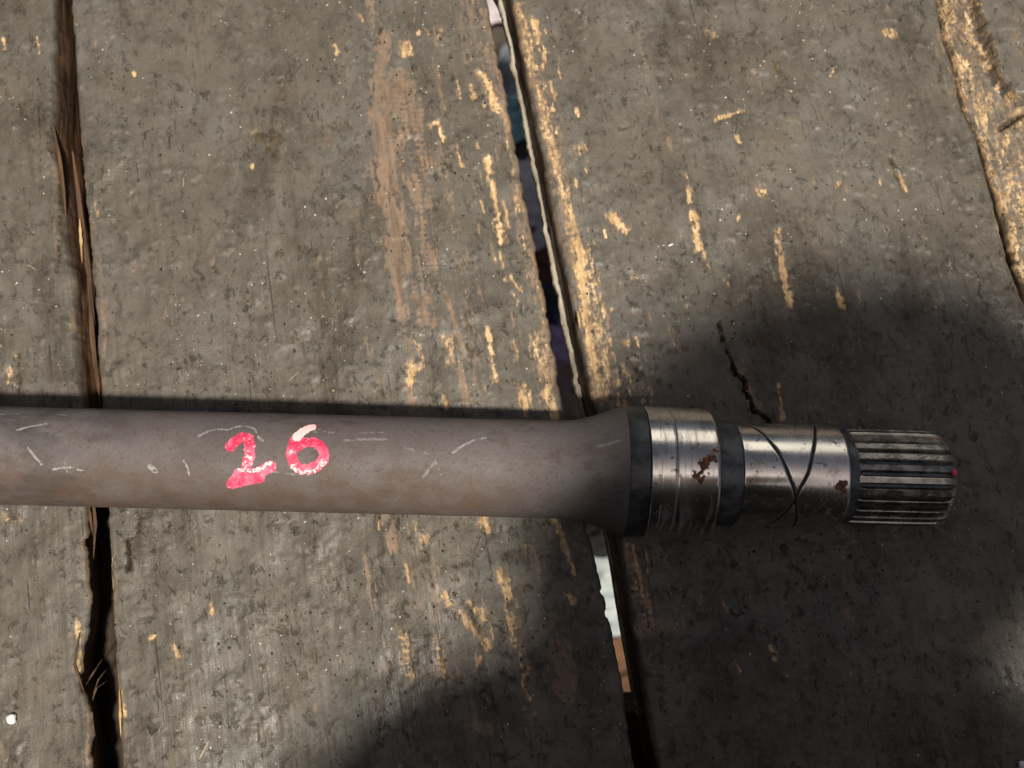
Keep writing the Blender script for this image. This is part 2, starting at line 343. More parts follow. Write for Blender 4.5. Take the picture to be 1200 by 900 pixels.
  ('Y', 0.5267854167010038, 0.5, [(54.0, 155.8), (54.4, 153.5)]),
  ('Y', 0.9004636627733122, 0.67, [(33.6, 120.9), (34.1, 118.4)]),
  ('Y', 0.8519951476109888, 0.69, [(42.1, 152.3), (42.6, 149.2)]),
  ('Y', 0.8926430829721369, 0.39, [(33.9, 182.7), (34.3, 180.2)]),
  ('Y', 0.7017044264351886, 0.74, [(25.5, 161.6), (26.2, 157.5)]),
  ('P', 0.5504417608170261, 0.69, [(49.9, 74.0), (50.6, 69.7)]),
  ('P', 0.5578142897513683, 0.65, [(39.2, 150.1), (39.7, 146.9)]),
  ('Y', 0.6663199246059979, 0.5, [(41.3, 97.6), (41.7, 95.2)]),
  ('Y', 0.6421763747831648, 0.78, [(49.4, 100.6), (49.9, 97.7)]),
  ('Y', 0.8270754727372377, 0.37, [(38.7, 91.3), (39.0, 89.7)]),
  ('Y', 0.8519683535270136, 0.46, [(40.8, 113.3), (41.6, 109.2)]),
  ('Y', 0.8565690479422425, 0.65, [(46.7, 82.4), (47.1, 80.4)]),
  ('P', 0.535987650102927, 0.82, [(45.9, 126.9), (46.8, 121.4)]),
  ('Y', 0.6966611229968409, 0.71, [(57.3, 73.7), (57.5, 72.6)]),
  ('Y', 0.6761723814436273, 0.58, [(27.0, 165.2), (27.5, 162.4)]),
  ('Y', 0.8238614072314103, 0.54, [(31.8, 127.5), (32.7, 122.5)]),
  ('Y', 0.6164030056627923, 0.54, [(35.0, 186.7), (35.2, 185.8)]),
  ('Y', 0.576843761377319, 0.55, [(39.8, 98.3), (40.2, 95.9)]),
  ('Y', 0.8787144013501174, 0.55, [(18.3, 225.9), (19.2, 220.9)]),
  ('Y', 0.6814864528746247, 0.55, [(19.4, 196.8), (20.7, 189.6)]),
  ('Y', 0.6498400899030509, 0.42, [(15.5, 254.1), (16.3, 249.5)]),
  ('Y', 0.6237899775920761, 0.73, [(40.6, 88.3), (41.9, 81.2)]),
  ('Y', 0.783096784701643, 0.53, [(32.2, 168.9), (32.7, 166.1)]),
  ('Y', 0.7263648958241395, 0.59, [(41.7, 78.6), (42.0, 76.6)]),
  ('Y', 0.9230404287307108, 0.38, [(34.1, 194.3), (34.6, 190.9)]),
  ('Y', 0.7462683830438697, 0.61, [(47.6, 82.5), (47.9, 80.7)]),
  ('P', 0.673638778001411, 0.8, [(39.2, 111.9), (40.4, 105.0)]),
  ('P', 0.7162767466554338, 0.49, [(28.0, 188.9), (28.7, 184.8)]),
  ('P', 0.8382491879934753, 0.74, [(31.3, 143.0), (31.8, 140.5)]),
  ('Y', 0.6523116447478721, 0.51, [(46.2, 73.8), (46.6, 71.4)]),
  ('Y', 0.5504490062852657, 0.5, [(47.7, 77.1), (48.0, 75.1)]),
  ('Y', 0.7103681849682659, 0.65, [(49.1, 89.3), (50.1, 83.5)]),
  ('P', 0.8922651146707332, 0.53, [(38.1, 129.4), (38.9, 125.1)]),
  ('Y', 0.6454534796951514, 0.71, [(29.2, 193.5), (29.4, 191.9)]),
  ('Y', 0.7112265717147725, 0.64, [(41.7, 98.8), (42.4, 94.9)]),
  ('Y', 0.7876630627545996, 0.39, [(9.4, 255.8), (10.5, 250.2)]),
  ('Y', 0.7106864242549246, 0.46, [(35.1, 117.8), (35.9, 113.2)]),
  ('P', 0.4349009345659869, 0.43, [(3.0, 109.9), (4.7, 101.2)]),
  ('P', 0.8408428774230643, 0.73, [(-0.3, 113.5), (1.1, 106.5)]),
  ('P', 0.8493595540071521, 0.46, [(-7.5, 190.1), (-6.4, 184.5)]),
  ('Y', 0.6084211131041526, 0.73, [(7.7, 77.4), (8.5, 73.7)]),
  ('Y', 0.40642918504153064, 0.63, [(10.8, 105.2), (12.2, 97.3)]),
  ('Y', 0.40087117546627427, 0.77, [(-19.6, 236.5), (-19.2, 234.6)]),
  ('P', 0.4158056391073859, 0.44, [(-10.6, 107.8), (-9.7, 103.4)]),
  ('P', 0.7759897162993863, 0.62, [(-46.5, 265.7), (-45.4, 260.0)]),
  ('P', 0.5881983814783548, 0.47, [(3.0, 104.4), (4.3, 97.6)]),
  ('P', 0.848186483635395, 0.44, [(-15.8, 259.0), (-14.7, 253.4)]),
  ('P', 0.6289735845309418, 0.71, [(-22.2, 113.8), (-20.7, 106.4)]),
  ('Y', 0.4204130054091738, 0.57, [(-9.2, 154.3), (-8.5, 150.3)]),
  ('P', 0.6318595430738658, 0.52, [(-18.6, 255.5), (-17.4, 249.0)]),
  ('Y', 0.7077047118008524, 0.78, [(-7.2, 138.6), (-6.5, 134.6)]),
  ('P', 0.6036322331232329, 0.76, [(-6.5, 155.2), (-5.5, 149.8)]),
  ('P', 0.41699122887361356, 0.57, [(-16.1, 235.2), (-15.2, 230.7)]),
  ('P', 0.6585289122088118, 0.59, [(-25.7, 219.4), (-24.9, 215.3)]),
  ('P', 0.7391876456158661, 0.48, [(-1.7, 167.0), (-0.9, 163.0)]),
  ('P', 0.6015299308135299, 0.5, [(-1.8, 177.5), (-0.7, 171.7)]),
  ('P', 0.5422882849140809, 0.48, [(-3.1, 195.6), (-1.7, 188.3)]),
  ('P', 0.4159981668679533, 0.54, [(6.2, 78.6), (7.1, 74.1)]),
  ('P', 0.5033884151321264, 0.45, [(-3.6, 181.9), (-1.9, 172.7)]),
  ('P', 0.7773822849095908, 0.73, [(-37.0, 251.4), (-35.2, 242.1)]),
  ('P', 0.4312207266245984, 0.48, [(14.2, 80.1), (15.9, 71.1)]),
  ('Y', 0.6189636314727734, 0.44, [(1.3, 167.9), (1.7, 165.9)]),
  ('P', 0.8467674468480098, 0.65, [(-28.2, 236.4), (-26.6, 228.4)]),
  ('Y', 0.5399460530677384, 0.63, [(5.7, 135.7), (7.1, 128.0)]),
  ('P', 0.8323445038378928, 0.59, [(-13.0, 240.4), (-12.4, 237.3)]),
  ('P', 0.4470157013020739, 0.41, [(-12.2, 188.1), (-10.3, 178.1)]),
  ('P', 0.4346336414705754, 0.45, [(-12.8, 206.0), (-11.8, 201.0)]),
  ('P', 0.6457162590911755, 0.74, [(-23.8, 80.6), (-23.0, 77.2)]),
  ('P', 0.4096040642466351, 0.51, [(-10.6, 246.2), (-8.9, 236.9)]),
  ('P', 0.5374098341839706, 0.43, [(8.2, 116.3), (9.2, 111.1)]),
  ('P', 0.5330102150869096, 0.68, [(-17.3, 173.2), (-16.4, 168.4)]),
  ('P', 0.5196511877922405, 0.45, [(2.7, 116.4), (4.5, 107.3)]),
  ('P', 0.6764841868930079, 0.44, [(-42.1, 257.1), (-40.0, 246.5)]),
  ('P', 0.708462416517657, 0.58, [(2.2, 150.0), (3.1, 145.1)]),
  ('P', 0.6614014502505656, 0.5, [(6.2, 112.9), (6.7, 110.6)]),
  ('P', 0.5431576912550229, 0.52, [(3.7, 146.7), (4.9, 140.5)]),
  ('P', 0.7879837457887666, 0.71, [(-9.3, 144.6), (-7.5, 135.1)]),
  ('P', 0.49958706371111344, 0.78, [(-15.7, 207.7), (-15.2, 204.9)]),
  ('P', 0.8351195478445843, 0.55, [(9.8, 120.0), (10.5, 116.4)]),
  ('P', 0.6345118857823305, 0.78, [(-28.0, 168.9), (-26.0, 159.1)]),
  ('P', 0.781365656292024, 0.69, [(-18.1, 257.4), (-17.1, 251.8)]),
  ('P', 0.6312992624684619, 0.39, [(-21.1, 255.7), (-19.1, 245.1)]),
  ('P', 0.7903627133020255, 0.66, [(-8.3, 165.7), (-7.8, 163.1)]),
  ('P', 0.8085428576415321, 0.65, [(-6.5, 192.4), (-5.5, 187.3)]),
  ('P', 0.49896063804637014, 0.52, [(-28.0, 246.1), (-26.8, 239.9)]),
  ('P', 0.4885866851603293, 0.38, [(3.8, 142.0), (4.6, 137.8)]),
  ('P', 0.731836027382265, 0.71, [(6.9, 119.2), (7.6, 115.1)]),
  ('Y', 0.6292681485115765, 0.75, [(1.1, 99.4), (2.4, 92.6)]),
  ('P', 0.5290405511761298, 0.45, [(-14.4, 220.6), (-13.8, 217.6)]),
  ('P', 0.5722642369819282, 0.57, [(9.4, 102.1), (9.7, 100.3)]),
  ('Y', 0.5749484985444041, 0.58, [(16.0, 72.1), (17.0, 67.0)]),
  ('Y', 0.6881837113991407, 0.67, [(-14.2, 178.0), (-13.1, 172.7)]),
  ('P', 0.8463000312038175, 0.39, [(0.3, 92.0), (0.7, 89.9)]),
  ('P', 0.5492085068663876, 0.54, [(-30.1, 266.5), (-28.2, 256.6)]),
  ('Y', 0.69179148172097, 0.76, [(4.8, 148.2), (6.4, 139.4)]),
  ('Y', 0.658256474309129, 0.4, [(-46.5, 257.3), (-45.2, 250.9)]),
  ('P', 0.5782146582609307, 0.51, [(-9.0, 219.0), (-8.0, 213.2)]),
  ('P', 0.8049331237719374, 0.42, [(-8.3, 173.3), (-7.1, 166.9)]),
  ('P', 0.5416826009446198, 0.72, [(2.4, 158.3), (3.6, 151.5)]),
  ('P', 0.5947727243302368, 0.5, [(3.6, 147.8), (4.6, 142.6)]),
  ('Y', 0.4826724337059669, 0.41, [(-25.8, 227.1), (-24.0, 217.7)]),
  ('P', 0.4839114396992906, 0.38, [(-14.0, 173.1), (-12.3, 164.5)]),
  ('P', 0.7748554324965817, 0.39, [(-4.0, 164.8), (-3.1, 159.9)]),
  ('P', 0.4237834748801305, 0.77, [(-6.8, 184.3), (-6.1, 180.5)]),
  ('P', 0.5989792170212788, 0.6, [(5.6, 119.3), (6.2, 116.1)]),
  ('P', 0.5045478577099165, 0.65, [(-8.1, 216.3), (-6.7, 208.7)]),
  ('P', 0.6689968215656145, 0.63, [(-5.2, 158.4), (-4.0, 151.9)]),
  ('P', 0.4080918208550421, 0.44, [(-23.8, 176.0), (-22.0, 167.2)]),
  ('P', 0.499848279544105, 0.7, [(-4.7, 160.6), (-3.7, 155.5)]),
  ('Y', 0.4516635389819442, 0.54, [(-8.2, 72.0), (-7.2, 66.9)]),
  ('P', 0.4484431636114288, 0.59, [(-25.1, 94.5), (-24.5, 91.8)]),
  ('P', 0.5686706853785382, 0.38, [(-3.2, 97.0), (-1.6, 88.7)]),
  ('P', 0.44210112516508393, 0.68, [(-3.9, 195.3), (-2.5, 188.2)]),
  ('P', 0.5455488685130692, 0.54, [(-4.9, 154.1), (-3.2, 145.3)]),
  ('Y', 0.5903352603716179, 0.6, [(-12.3, 83.5), (-11.0, 77.0)]),
  ('P', 0.7139284460625248, 0.6, [(-0.3, 113.3), (0.3, 110.3)]),
  ('P', 0.47293856139372586, 0.74, [(-6.9, 187.5), (-6.4, 184.9)]),
  ('P', 0.6593701058221813, 0.41, [(-13.3, 167.3), (-11.5, 158.2)]),
  ('Y', 0.47461757456730114, 0.64, [(-16.1, 256.7), (-15.0, 250.6)]),
  ('P', 0.631986739799412, 0.53, [(-16.8, 242.9), (-15.8, 237.7)]),
  ('P', 0.5037038830942899, 0.47, [(-13.7, 254.2), (-12.9, 250.0)]),
  ('P', 0.8331440486515794, 0.44, [(-17.8, 223.3), (-17.2, 220.3)]),
  ('Y', 0.7001227039868461, 0.47, [(-3.1, 150.4), (-2.0, 144.6)]),
  ('P', 0.4609359222481627, 0.4, [(-12.6, 213.6), (-12.1, 210.9)]),
  ('Y', 0.5470457350672961, 0.68, [(8.4, 72.4), (9.2, 68.3)]),
  ('P', 0.8049489028129424, 0.55, [(-13.9, 233.1), (-12.7, 226.9)]),
  ('P', 0.5924483291067297, 0.7, [(-9.2, 178.9), (-7.9, 172.5)]),
  ('Y', 0.41416359302759936, 0.55, [(-24.6, 213.8), (-23.6, 208.7)]),
  ('Y', 0.6272058176099888, 0.76, [(-19.4, 268.2), (-17.7, 259.3)]),
  ('P', 0.6536520498659617, 0.77, [(13.3, 97.5), (13.6, 95.6)]),
  ('Y', 0.8412140956510443, 0.67, [(-15.9, 193.1), (-15.4, 190.4)]),
  ('P', 0.7667470806963937, 0.67, [(2.9, 167.6), (4.1, 161.4)]),
  ('Y', 0.7979578014929911, 0.42, [(-13.3, 213.4), (-12.8, 211.0)]),
  ('P', 0.6487984392591641, 0.64, [(-38.1, 267.0), (-37.1, 261.7)]),
  ('Y', 0.4314829925201076, 0.65, [(-11.6, 176.0), (-10.9, 172.8)]),
  ('P', 0.44572553500475554, 0.7, [(-13.0, 181.5), (-11.5, 173.7)]),
  ('P', 0.821000132712256, 0.66, [(-0.3, 186.9), (1.3, 178.4)]),
  ('Y', 0.503455940417735, 0.54, [(-2.3, 139.5), (-2.0, 137.9)]),
  ('P', 0.45159909498307316, 0.64, [(-14.3, 247.9), (-13.4, 243.3)]),
  ('Y', 0.488407377558609, 0.6, [(-18.1, 216.6), (-16.8, 209.8)]),
  ('P', 0.5715844400081729, 0.74, [(-13.3, 212.1), (-11.7, 203.9)]),
  ('Y', 0.75749296623031, 0.57, [(-25.5, 223.9), (-23.8, 215.2)]),
  ('P', 0.8223920716390083, 0.43, [(-21.8, 247.0), (-19.8, 237.0)]),
  ('P', 0.8497007737522146, 0.42, [(-2.1, 160.7), (-1.4, 157.2)]),
  ('Y', 0.7331851166939554, 0.68, [(-13.7, 164.6), (-12.6, 159.0)]),
  ('P', 0.791066253677189, 0.74, [(-35.3, 264.1), (-34.8, 261.8)]),
  ('P', 0.7675322734764776, 0.57, [(-15.0, 258.2), (-13.5, 250.3)]),
  ('P', 0.43985548155455545, 0.76, [(33.7, -46.7), (34.3, -49.9)]),
  ('Y', 0.4713407507923453, 0.51, [(40.5, 17.4), (41.0, 14.8)]),
  ('Y', 0.4372062890443773, 0.64, [(24.9, -44.1), (25.3, -46.3)]),
  ('Y', 0.5630339231663497, 0.56, [(47.0, -23.9), (47.3, -25.3)]),
  ('P', 0.5952757780211961, 0.49, [(8.7, 13.7), (9.4, 10.1)]),
  ('P', 0.516155303672124, 0.55, [(-14.3, -60.0), (-13.4, -64.2)]),
  ('P', 0.6155008392823579, 0.53, [(-22.1, -1.5), (-20.9, -7.1)]),
  ('P', 0.5078013162992296, 0.6, [(24.7, -44.5), (25.6, -49.5)]),
  ('Y', 0.6943493361055031, 0.74, [(-28.4, -32.4), (-27.9, -34.9)]),
  ('P', 0.5530755003520161, 0.53, [(-10.8, -18.7), (-10.0, -22.7)]),
  ('P', 0.8068578640108592, 0.51, [(15.2, 17.8), (16.4, 11.5)]),
  ('P', 0.41394254706017375, 0.52, [(-41.0, -25.1), (-39.4, -31.9)]),
  ('P', 0.5703156942597132, 0.56, [(13.8, -52.2), (14.6, -56.0)]),
  ('P', 0.6519324922699508, 0.41, [(-36.0, -17.0), (-35.1, -20.8)]),
  ('P', 0.44382459626179854, 0.7, [(-3.3, 19.4), (-2.1, 13.5)]),
  ('Y', 0.6676011845208438, 0.76, [(-3.0, -13.8), (-2.6, -15.9)]),
  ('P', 0.8463652820537768, 0.41, [(32.3, -4.8), (33.7, -11.9)]),
  ('P', 0.5993099010086206, 0.75, [(13.8, -39.2), (14.7, -43.6)]),
  ('P', 0.6485734535267044, 0.44, [(-58.8, -1.3), (-57.1, -8.7)]),
  ('P', 0.5097413341295146, 0.44, [(-41.7, 10.5), (-41.1, 7.7)]),
  ('P', 0.6513357932601849, 0.68, [(-24.2, -60.0), (-22.7, -66.7)]),
  ('Y', 0.6283426950873112, 0.47, [(-28.3, -51.2), (-27.0, -57.0)]),
  ('P', 0.43183076274429294, 0.45, [(48.5, -51.6), (49.6, -57.5)]),
  ('Y', 0.8113716157632793, 0.59, [(-45.0, 3.1), (-43.3, -4.4)]),
  ('P', 0.5194779597986183, 0.47, [(-16.9, 10.9), (-16.6, 9.1)]),
  ('P', 0.5572090938625611, 0.38, [(-27.1, -60.7), (-25.5, -67.5)]),
  ('P', 0.7503852938639111, 0.45, [(25.4, -16.0), (26.5, -21.9)]),
  ('Y', 0.7921565979277181, 0.49, [(12.7, -44.0), (13.1, -46.1)]),
  ('P', 0.6733278929773557, 0.37, [(-26.8, 6.2), (-26.3, 4.0)]),
  ('P', 0.7504121465104128, 0.53, [(9.5, -56.2), (9.8, -57.6)]),
  ('Y', 0.5662443468826923, 0.72, [(-0.2, -45.7), (0.2, -47.8)]),
  ('P', 0.5688979421774865, 0.5, [(31.3, -3.4), (31.8, -6.1)]),
  ('P', 0.6539619346939349, 0.58, [(-57.6, -11.2), (-56.4, -16.0)]),
  ('Y', 0.8416235636113516, 0.39, [(-57.4, 20.5), (-56.6, 17.0)]),
  ('P', 0.5412466726094821, 0.5, [(-31.1, -54.0), (-29.7, -60.2)]),
  ('Y', 0.840868579036395, 0.37, [(-41.4, 21.0), (-40.6, 17.4)]),
  ('P', 0.5568311205866384, 0.56, [(-47.0, -12.3), (-45.6, -18.4)]),
  ('P', 0.6468189614525901, 0.38, [(-15.2, 20.6), (-14.3, 16.4)]),
  ('Y', 0.5262525006194012, 0.63, [(-39.5, -56.1), (-39.1, -58.0)]),
  ('Y', 0.45547263383699915, 0.73, [(-42.1, 18.8), (-40.7, 12.7)]),
  ('P', 0.5366840194526743, 0.48, [(-17.5, -42.0), (-16.6, -46.0)]),
  ('P', 0.8364370916548064, 0.44, [(42.3, -61.4), (43.4, -66.9)]),
  ('P', 0.6337517144895025, 0.52, [(-40.9, -30.3), (-39.4, -36.9)]),
  ('P', 0.7868050890653838, 0.47, [(9.7, -20.4), (11.1, -27.4)]),
  ('P', 0.7629326468365041, 0.45, [(-43.3, 0.4), (-41.7, -6.7)]),
  ('P', 0.7447975992257323, 0.68, [(7.5, -57.5), (8.2, -60.6)]),
  ('P', 0.5364607182696425, 0.54, [(-52.1, -5.0), (-50.4, -12.3)]),
  ('Y', 0.6816463377920592, 0.35, [(5.8, -62.3), (7.1, -68.5)]),
  ('P', 0.6061842954784208, 0.63, [(-5.2, -42.9), (-4.9, -44.6)]),
  ('P', 0.7349859704901338, 0.68, [(11.5, -31.6), (12.4, -36.0)]),
  ('Y', 0.781948510638822, 0.38, [(38.0, -43.6), (39.4, -51.0)]),
  ('Y', 0.7844629091627893, 0.66, [(-9.0, -21.5), (-7.8, -27.3)]),
  ('Y', 0.8215291868137915, 0.62, [(47.4, -61.8), (47.9, -64.7)]),
  ('P', 0.6968623480677341, 0.7, [(12.0, 0.1), (12.4, -2.0)]),
  ('P', 0.6695601487163356, 0.74, [(-52.9, -37.5), (-52.0, -41.6)]),
  ('P', 0.6631596621430491, 0.56, [(29.6, -34.6), (30.1, -37.0)]),
  ('Y', 0.4907730292439232, 0.36, [(5.0, -53.4), (5.7, -56.8)]),
  ('Y', 0.41700911941545304, 0.41, [(-41.5, -55.2), (-40.1, -61.4)]),
  ('Y', 0.6144424119577274, 0.57, [(28.9, 12.9), (29.9, 7.8)]),
  ('P', 0.8488028808942716, 0.41, [(-54.3, -26.1), (-53.2, -30.9)]),
  ('P', 0.660728644724828, 0.41, [(-33.3, -4.1), (-31.8, -11.0)]),
  ('P', 0.7786098857227037, 0.75, [(17.9, -16.6), (18.2, -18.4)]),
  ('P', 0.5885962220839961, 0.5, [(13.0, -39.9), (14.5, -47.2)]),
  ('P', 0.7348576990499305, 0.52, [(39.9, 20.7), (41.1, 14.1)]),
  ('P', 0.41913943869345893, 0.46, [(30.7, -55.0), (31.8, -60.4)]),
  ('P', 0.7330200404615181, 0.75, [(-12.4, -11.4), (-11.2, -17.0)]),
  ('P', 0.827867533763543, 0.51, [(-14.8, -39.6), (-13.8, -44.1)]),
  ('P', 0.7973359684005008, 0.34, [(-22.1, -39.5), (-21.6, -41.8)]),
  ('P', 0.7926992797357497, 0.77, [(-1.8, -35.6), (-1.3, -38.2)]),
  ('P', 0.7976489256989147, 0.42, [(4.6, -45.0), (5.9, -51.4)]),
  ('D', 0.4368997192573045, 0.54, [(173.4, 104.6), (170.7, 100.7)]),
  ('P', 0.5037260153978931, 0.75, [(148.1, 96.3), (148.5, 94.4)]),
  ('P', 0.657178152632861, 0.6, [(148.6, 138.4), (147.3, 135.1)]),
  ('P', 0.6909086531229077, 0.46, [(178.5, 76.9), (179.2, 73.9)]),
  ('P', 0.6092882163326635, 0.54, [(178.1, 186.6), (178.2, 183.6)]),
  ('Y', 0.6053654389711813, 0.81, [(151.7, 176.6), (149.1, 173.3)]),
  ('P', 0.5247358400202728, 0.53, [(112.3, 95.4), (113.4, 92.0)]),
  ('D', 0.7076640866845374, 0.68, [(196.6, 240.7), (195.9, 239.2)]),
  ('D', 0.43330603895740544, 0.74, [(158.8, 218.4), (156.5, 215.5)]),
  ('D', 0.5731429901335092, 0.42, [(126.4, 154.0), (126.2, 153.0)]),
  ('D', 0.7422614099907946, 0.58, [(100.2, 184.1), (98.7, 181.1)]),
  ('P', 0.6176544221290485, 0.76, [(117.8, 131.8), (118.1, 128.6)]),
  ('P', 0.7458806705697167, 0.39, [(169.5, 196.6), (166.9, 192.9)]),
  ('Y', 0.4802428375328376, 0.44, [(76.1, 152.3), (77.2, 149.4)]),
  ('Y', 0.7278869727964093, 0.46, [(205.9, 233.1), (206.7, 230.6)]),
  ('Y', 0.6244178644459266, 0.51, [(88.4, 183.3), (88.8, 182.3)]),
  ('P', 0.4289780285498039, 0.59, [(124.1, 227.3), (124.3, 226.1)]),
  ('D', 0.7548682948120453, 0.39, [(91.1, 238.7), (92.4, 236.1)]),
  ('Y', 0.6562357848052995, 0.44, [(174.9, 143.1), (175.1, 141.1)]),
  ('Y', 0.7424470400017735, 0.75, [(169.8, 176.6), (169.8, 175.0)]),
  ('D', 0.7746697694788837, 0.5, [(153.2, 95.8), (152.7, 93.3)]),
  ('P', 0.4904943009056695, 0.77, [(89.8, 166.2), (91.2, 164.0)]),
  ('D', 0.4106797713105273, 0.54, [(74.9, 212.9), (76.5, 209.2)]),
  ('Y', 0.7713146223827714, 0.38, [(182.7, 158.1), (183.5, 156.7)]),
  ('P', 0.5880766210397744, 0.69, [(180.5, 219.1), (179.1, 215.4)]),
  ('Y', 0.40825834852850235, 0.53, [(68.8, 103.6), (66.2, 100.0)]),
  ('D', 0.652544337531425, 0.76, [(74.6, 230.9), (76.3, 227.0)]),
  ('P', 0.7376507507174267, 0.53, [(109.7, 125.5), (110.0, 123.9)]),
  ('D', 0.4621249091314798, 0.48, [(177.7, 254.3), (178.1, 252.3)]),
  ('D', 0.5224946706344435, 0.4, [(158.4, 224.0), (160.5, 219.7)]),
  ('P', 0.47809317475881413, 0.6, [(133.2, 122.9), (133.3, 121.1)]),
  ('P', 0.4612476042006866, 0.68, [(153.2, 173.7), (153.9, 169.8)]),
  ('D', 0.5489842556054038, 0.69, [(90.0, 154.2), (90.2, 151.7)]),
  ('D', 0.6133515071286869, 0.73, [(120.9, 186.7), (120.0, 183.9)]),
  ('Y', 0.4319258955613067, 0.81, [(141.8, 126.1), (142.1, 122.9)]),
  ('P', 0.5815977061920747, 0.63, [(126.3, 214.4), (126.5, 213.2)]),
  ('D', 0.48460289749748386, 0.57, [(183.8, 169.8), (181.5, 167.1)]),
  ('P', 0.42947232466136914, 0.64, [(194.2, 95.6), (192.6, 92.7)]),
  ('D', 0.7446119306370746, 0.56, [(131.0, 259.5), (128.9, 256.7)]),
  ('D', 0.44197832716805996, 0.45, [(108.2, 118.0), (109.1, 114.5)]),
  ('P', 0.763356845538397, 0.78, [(113.3, 231.5), (115.2, 228.2)]),
  ('P', 0.6561644555615486, 0.66, [(104.1, 121.5), (104.1, 120.6)]),
  ('Y', 0.7519945539596394, 0.8, [(166.4, 168.4), (165.2, 166.9)]),
  ('D', 0.6518597763723504, 0.37, [(104.8, 216.6), (106.0, 214.1)]),
  ('P', 0.6665376466601303, 0.48, [(195.3, 205.8), (194.6, 201.9)]),
  ('P', 0.7435007662135584, 0.48, [(64.8, 166.6), (63.7, 162.9)]),
  ('Y', 0.5362490895730835, 0.59, [(137.3, 177.1), (138.4, 174.9)]),
  ('P', 0.46854318646172183, 0.8, [(82.4, 217.7), (81.5, 214.0)]),
  ('P', 0.5770084592242651, 0.52, [(187.2, 155.5), (185.0, 151.7)]),
  ('P', 0.6498832597253991, 0.61, [(189.1, 221.3), (188.9, 220.0)]),
  ('P', 0.5006672272572205, 0.79, [(83.9, 186.8), (82.2, 183.1)]),
  ('Y', 0.6812495201198872, 0.76, [(152.1, 232.7), (150.1, 228.9)]),
  ('P', 0.4303030361750748, 0.76, [(101.4, 140.6), (100.6, 136.8)]),
  ('Y', 0.5489740117018325, 0.82, [(179.7, 266.3), (178.5, 262.0)]),
  ('Y', 0.7434254775582964, 0.69, [(104.3, 159.3), (102.9, 156.6)]),
  ('D', 0.5221063724489111, 0.46, [(138.3, 130.7), (139.6, 128.4)]),
  ('D', 0.6703349118898592, 0.52, [(71.3, 192.8), (68.9, 188.7)]),
  ('P', 0.5217637490322529, 0.78, [(181.1, 199.7), (180.1, 198.0)]),
  ('P', 0.6381097451970336, 0.6, [(74.2, 177.6), (74.6, 176.3)]),
  ('D', 0.4932324345541753, 0.82, [(113.9, 95.6), (112.0, 92.7)]),
  ('Y', 0.5951635194991636, 0.49, [(169.6, 153.3), (168.4, 149.7)]),
  ('Y', 0.4474402834876806, 0.56, [(117.0, 224.8), (118.3, 221.4)]),
  ('D', 0.4962898590365506, 0.52, [(155.7, 82.7), (155.5, 81.4)]),
  ('P', 0.5131418635195835, 0.8, [(108.7, 79.4), (108.2, 78.6)]),
  ('P', 0.4506285482299282, 0.47, [(55.7, 102.9), (57.4, 99.8)]),
  ('D', 0.4960782292251268, 0.52, [(121.4, 183.0), (121.2, 178.9)]),
  ('P', 0.6241296909733715, 0.74, [(108.6, 214.8), (108.7, 213.2)]),
  ('Y', 0.6981404746870998, 0.6, [(149.4, 147.0), (150.0, 144.1)]),
  ('Y', 0.5005015922701603, 0.61, [(108.0, 233.4), (107.6, 232.2)]),
  ('P', 0.7047508238104588, 0.61, [(58.6, 148.4), (57.7, 145.8)]),
  ('P', 0.5184820713182619, 0.53, [(117.8, 104.8), (117.3, 103.8)]),
  ('P', 0.5905149614908076, 0.62, [(206.8, 221.7), (205.3, 219.6)]),
  ('P', 0.6645119982425828, 0.75, [(143.3, 265.3), (142.6, 262.2)]),
  ('Y', 0.7345795050679207, 0.56, [(94.2, 146.7), (92.7, 144.5)]),
  ('Y', 0.47699148952317566, 0.5, [(76.7, 150.1), (76.7, 148.2)]),
  ('P', 0.4027571991221712, 0.38, [(107.8, 186.5), (107.6, 184.6)]),
  ('D', 0.7752056810538978, 0.43, [(153.6, 203.0), (154.5, 199.3)]),
  ('P', 0.6222648387809532, 0.68, [(72.2, 197.2), (73.0, 193.3)]),
  ('P', 0.6674743996437524, 0.51, [(176.2, 98.8), (175.5, 97.0)]),
  ('P', 0.5497234070529718, 0.53, [(169.1, 140.3), (168.3, 138.4)]),
  ('D', 0.6399039785876849, 0.58, [(183.8, 89.9), (184.5, 86.9)]),
  ('D', 0.5808676950291778, 0.76, [(191.5, 247.9), (191.4, 245.5)]),
  ('P', 0.4635899955802945, 0.78, [(194.5, 194.9), (192.9, 192.8)]),
  ('D', 0.6349933502609036, 0.7, [(101.0, 258.5), (100.2, 255.9)]),
  ('P', 0.6320410449067136, 0.58, [(53.5, 115.2), (55.7, 111.7)]),
  ('D', 0.732992799158337, 0.72, [(88.7, 154.3), (87.0, 150.9)]),
  ('P', 0.6011625198455817, 0.73, [(190.3, 117.7), (189.5, 116.2)]),
  ('D', 0.5189277489702634, 0.73, [(61.9, 73.6), (61.8, 70.6)]),
  ('D', 0.516247744073138, 0.39, [(73.4, 172.0), (71.4, 169.0)]),
  ('Y', 0.6998823238725815, 0.43, [(207.1, 214.5), (206.2, 211.1)]),
  ('D', 0.6702473753725553, 0.75, [(-85.8, 89.6), (-89.6, 86.1)]),
  ('D', 0.5881672556187753, 0.84, [(-105.4, 20.1), (-104.5, 18.0)]),
  ('D', 0.675553339256039, 0.89, [(-129.9, 132.1), (-129.8, 129.1)]),
  ('D', 0.5591671881153485, 0.55, [(-140.0, 21.1), (-141.4, 18.2)]),
  ('D', 0.4803542952126875, 0.87, [(-159.1, -60.4), (-158.1, -62.7)]),
  ('D', 0.5354287322905418, 0.47, [(-89.3, -56.6), (-92.7, -59.9)]),
  ('P', 0.6999863713409171, 0.6, [(-110.9, -62.8), (-111.0, -63.9)]),
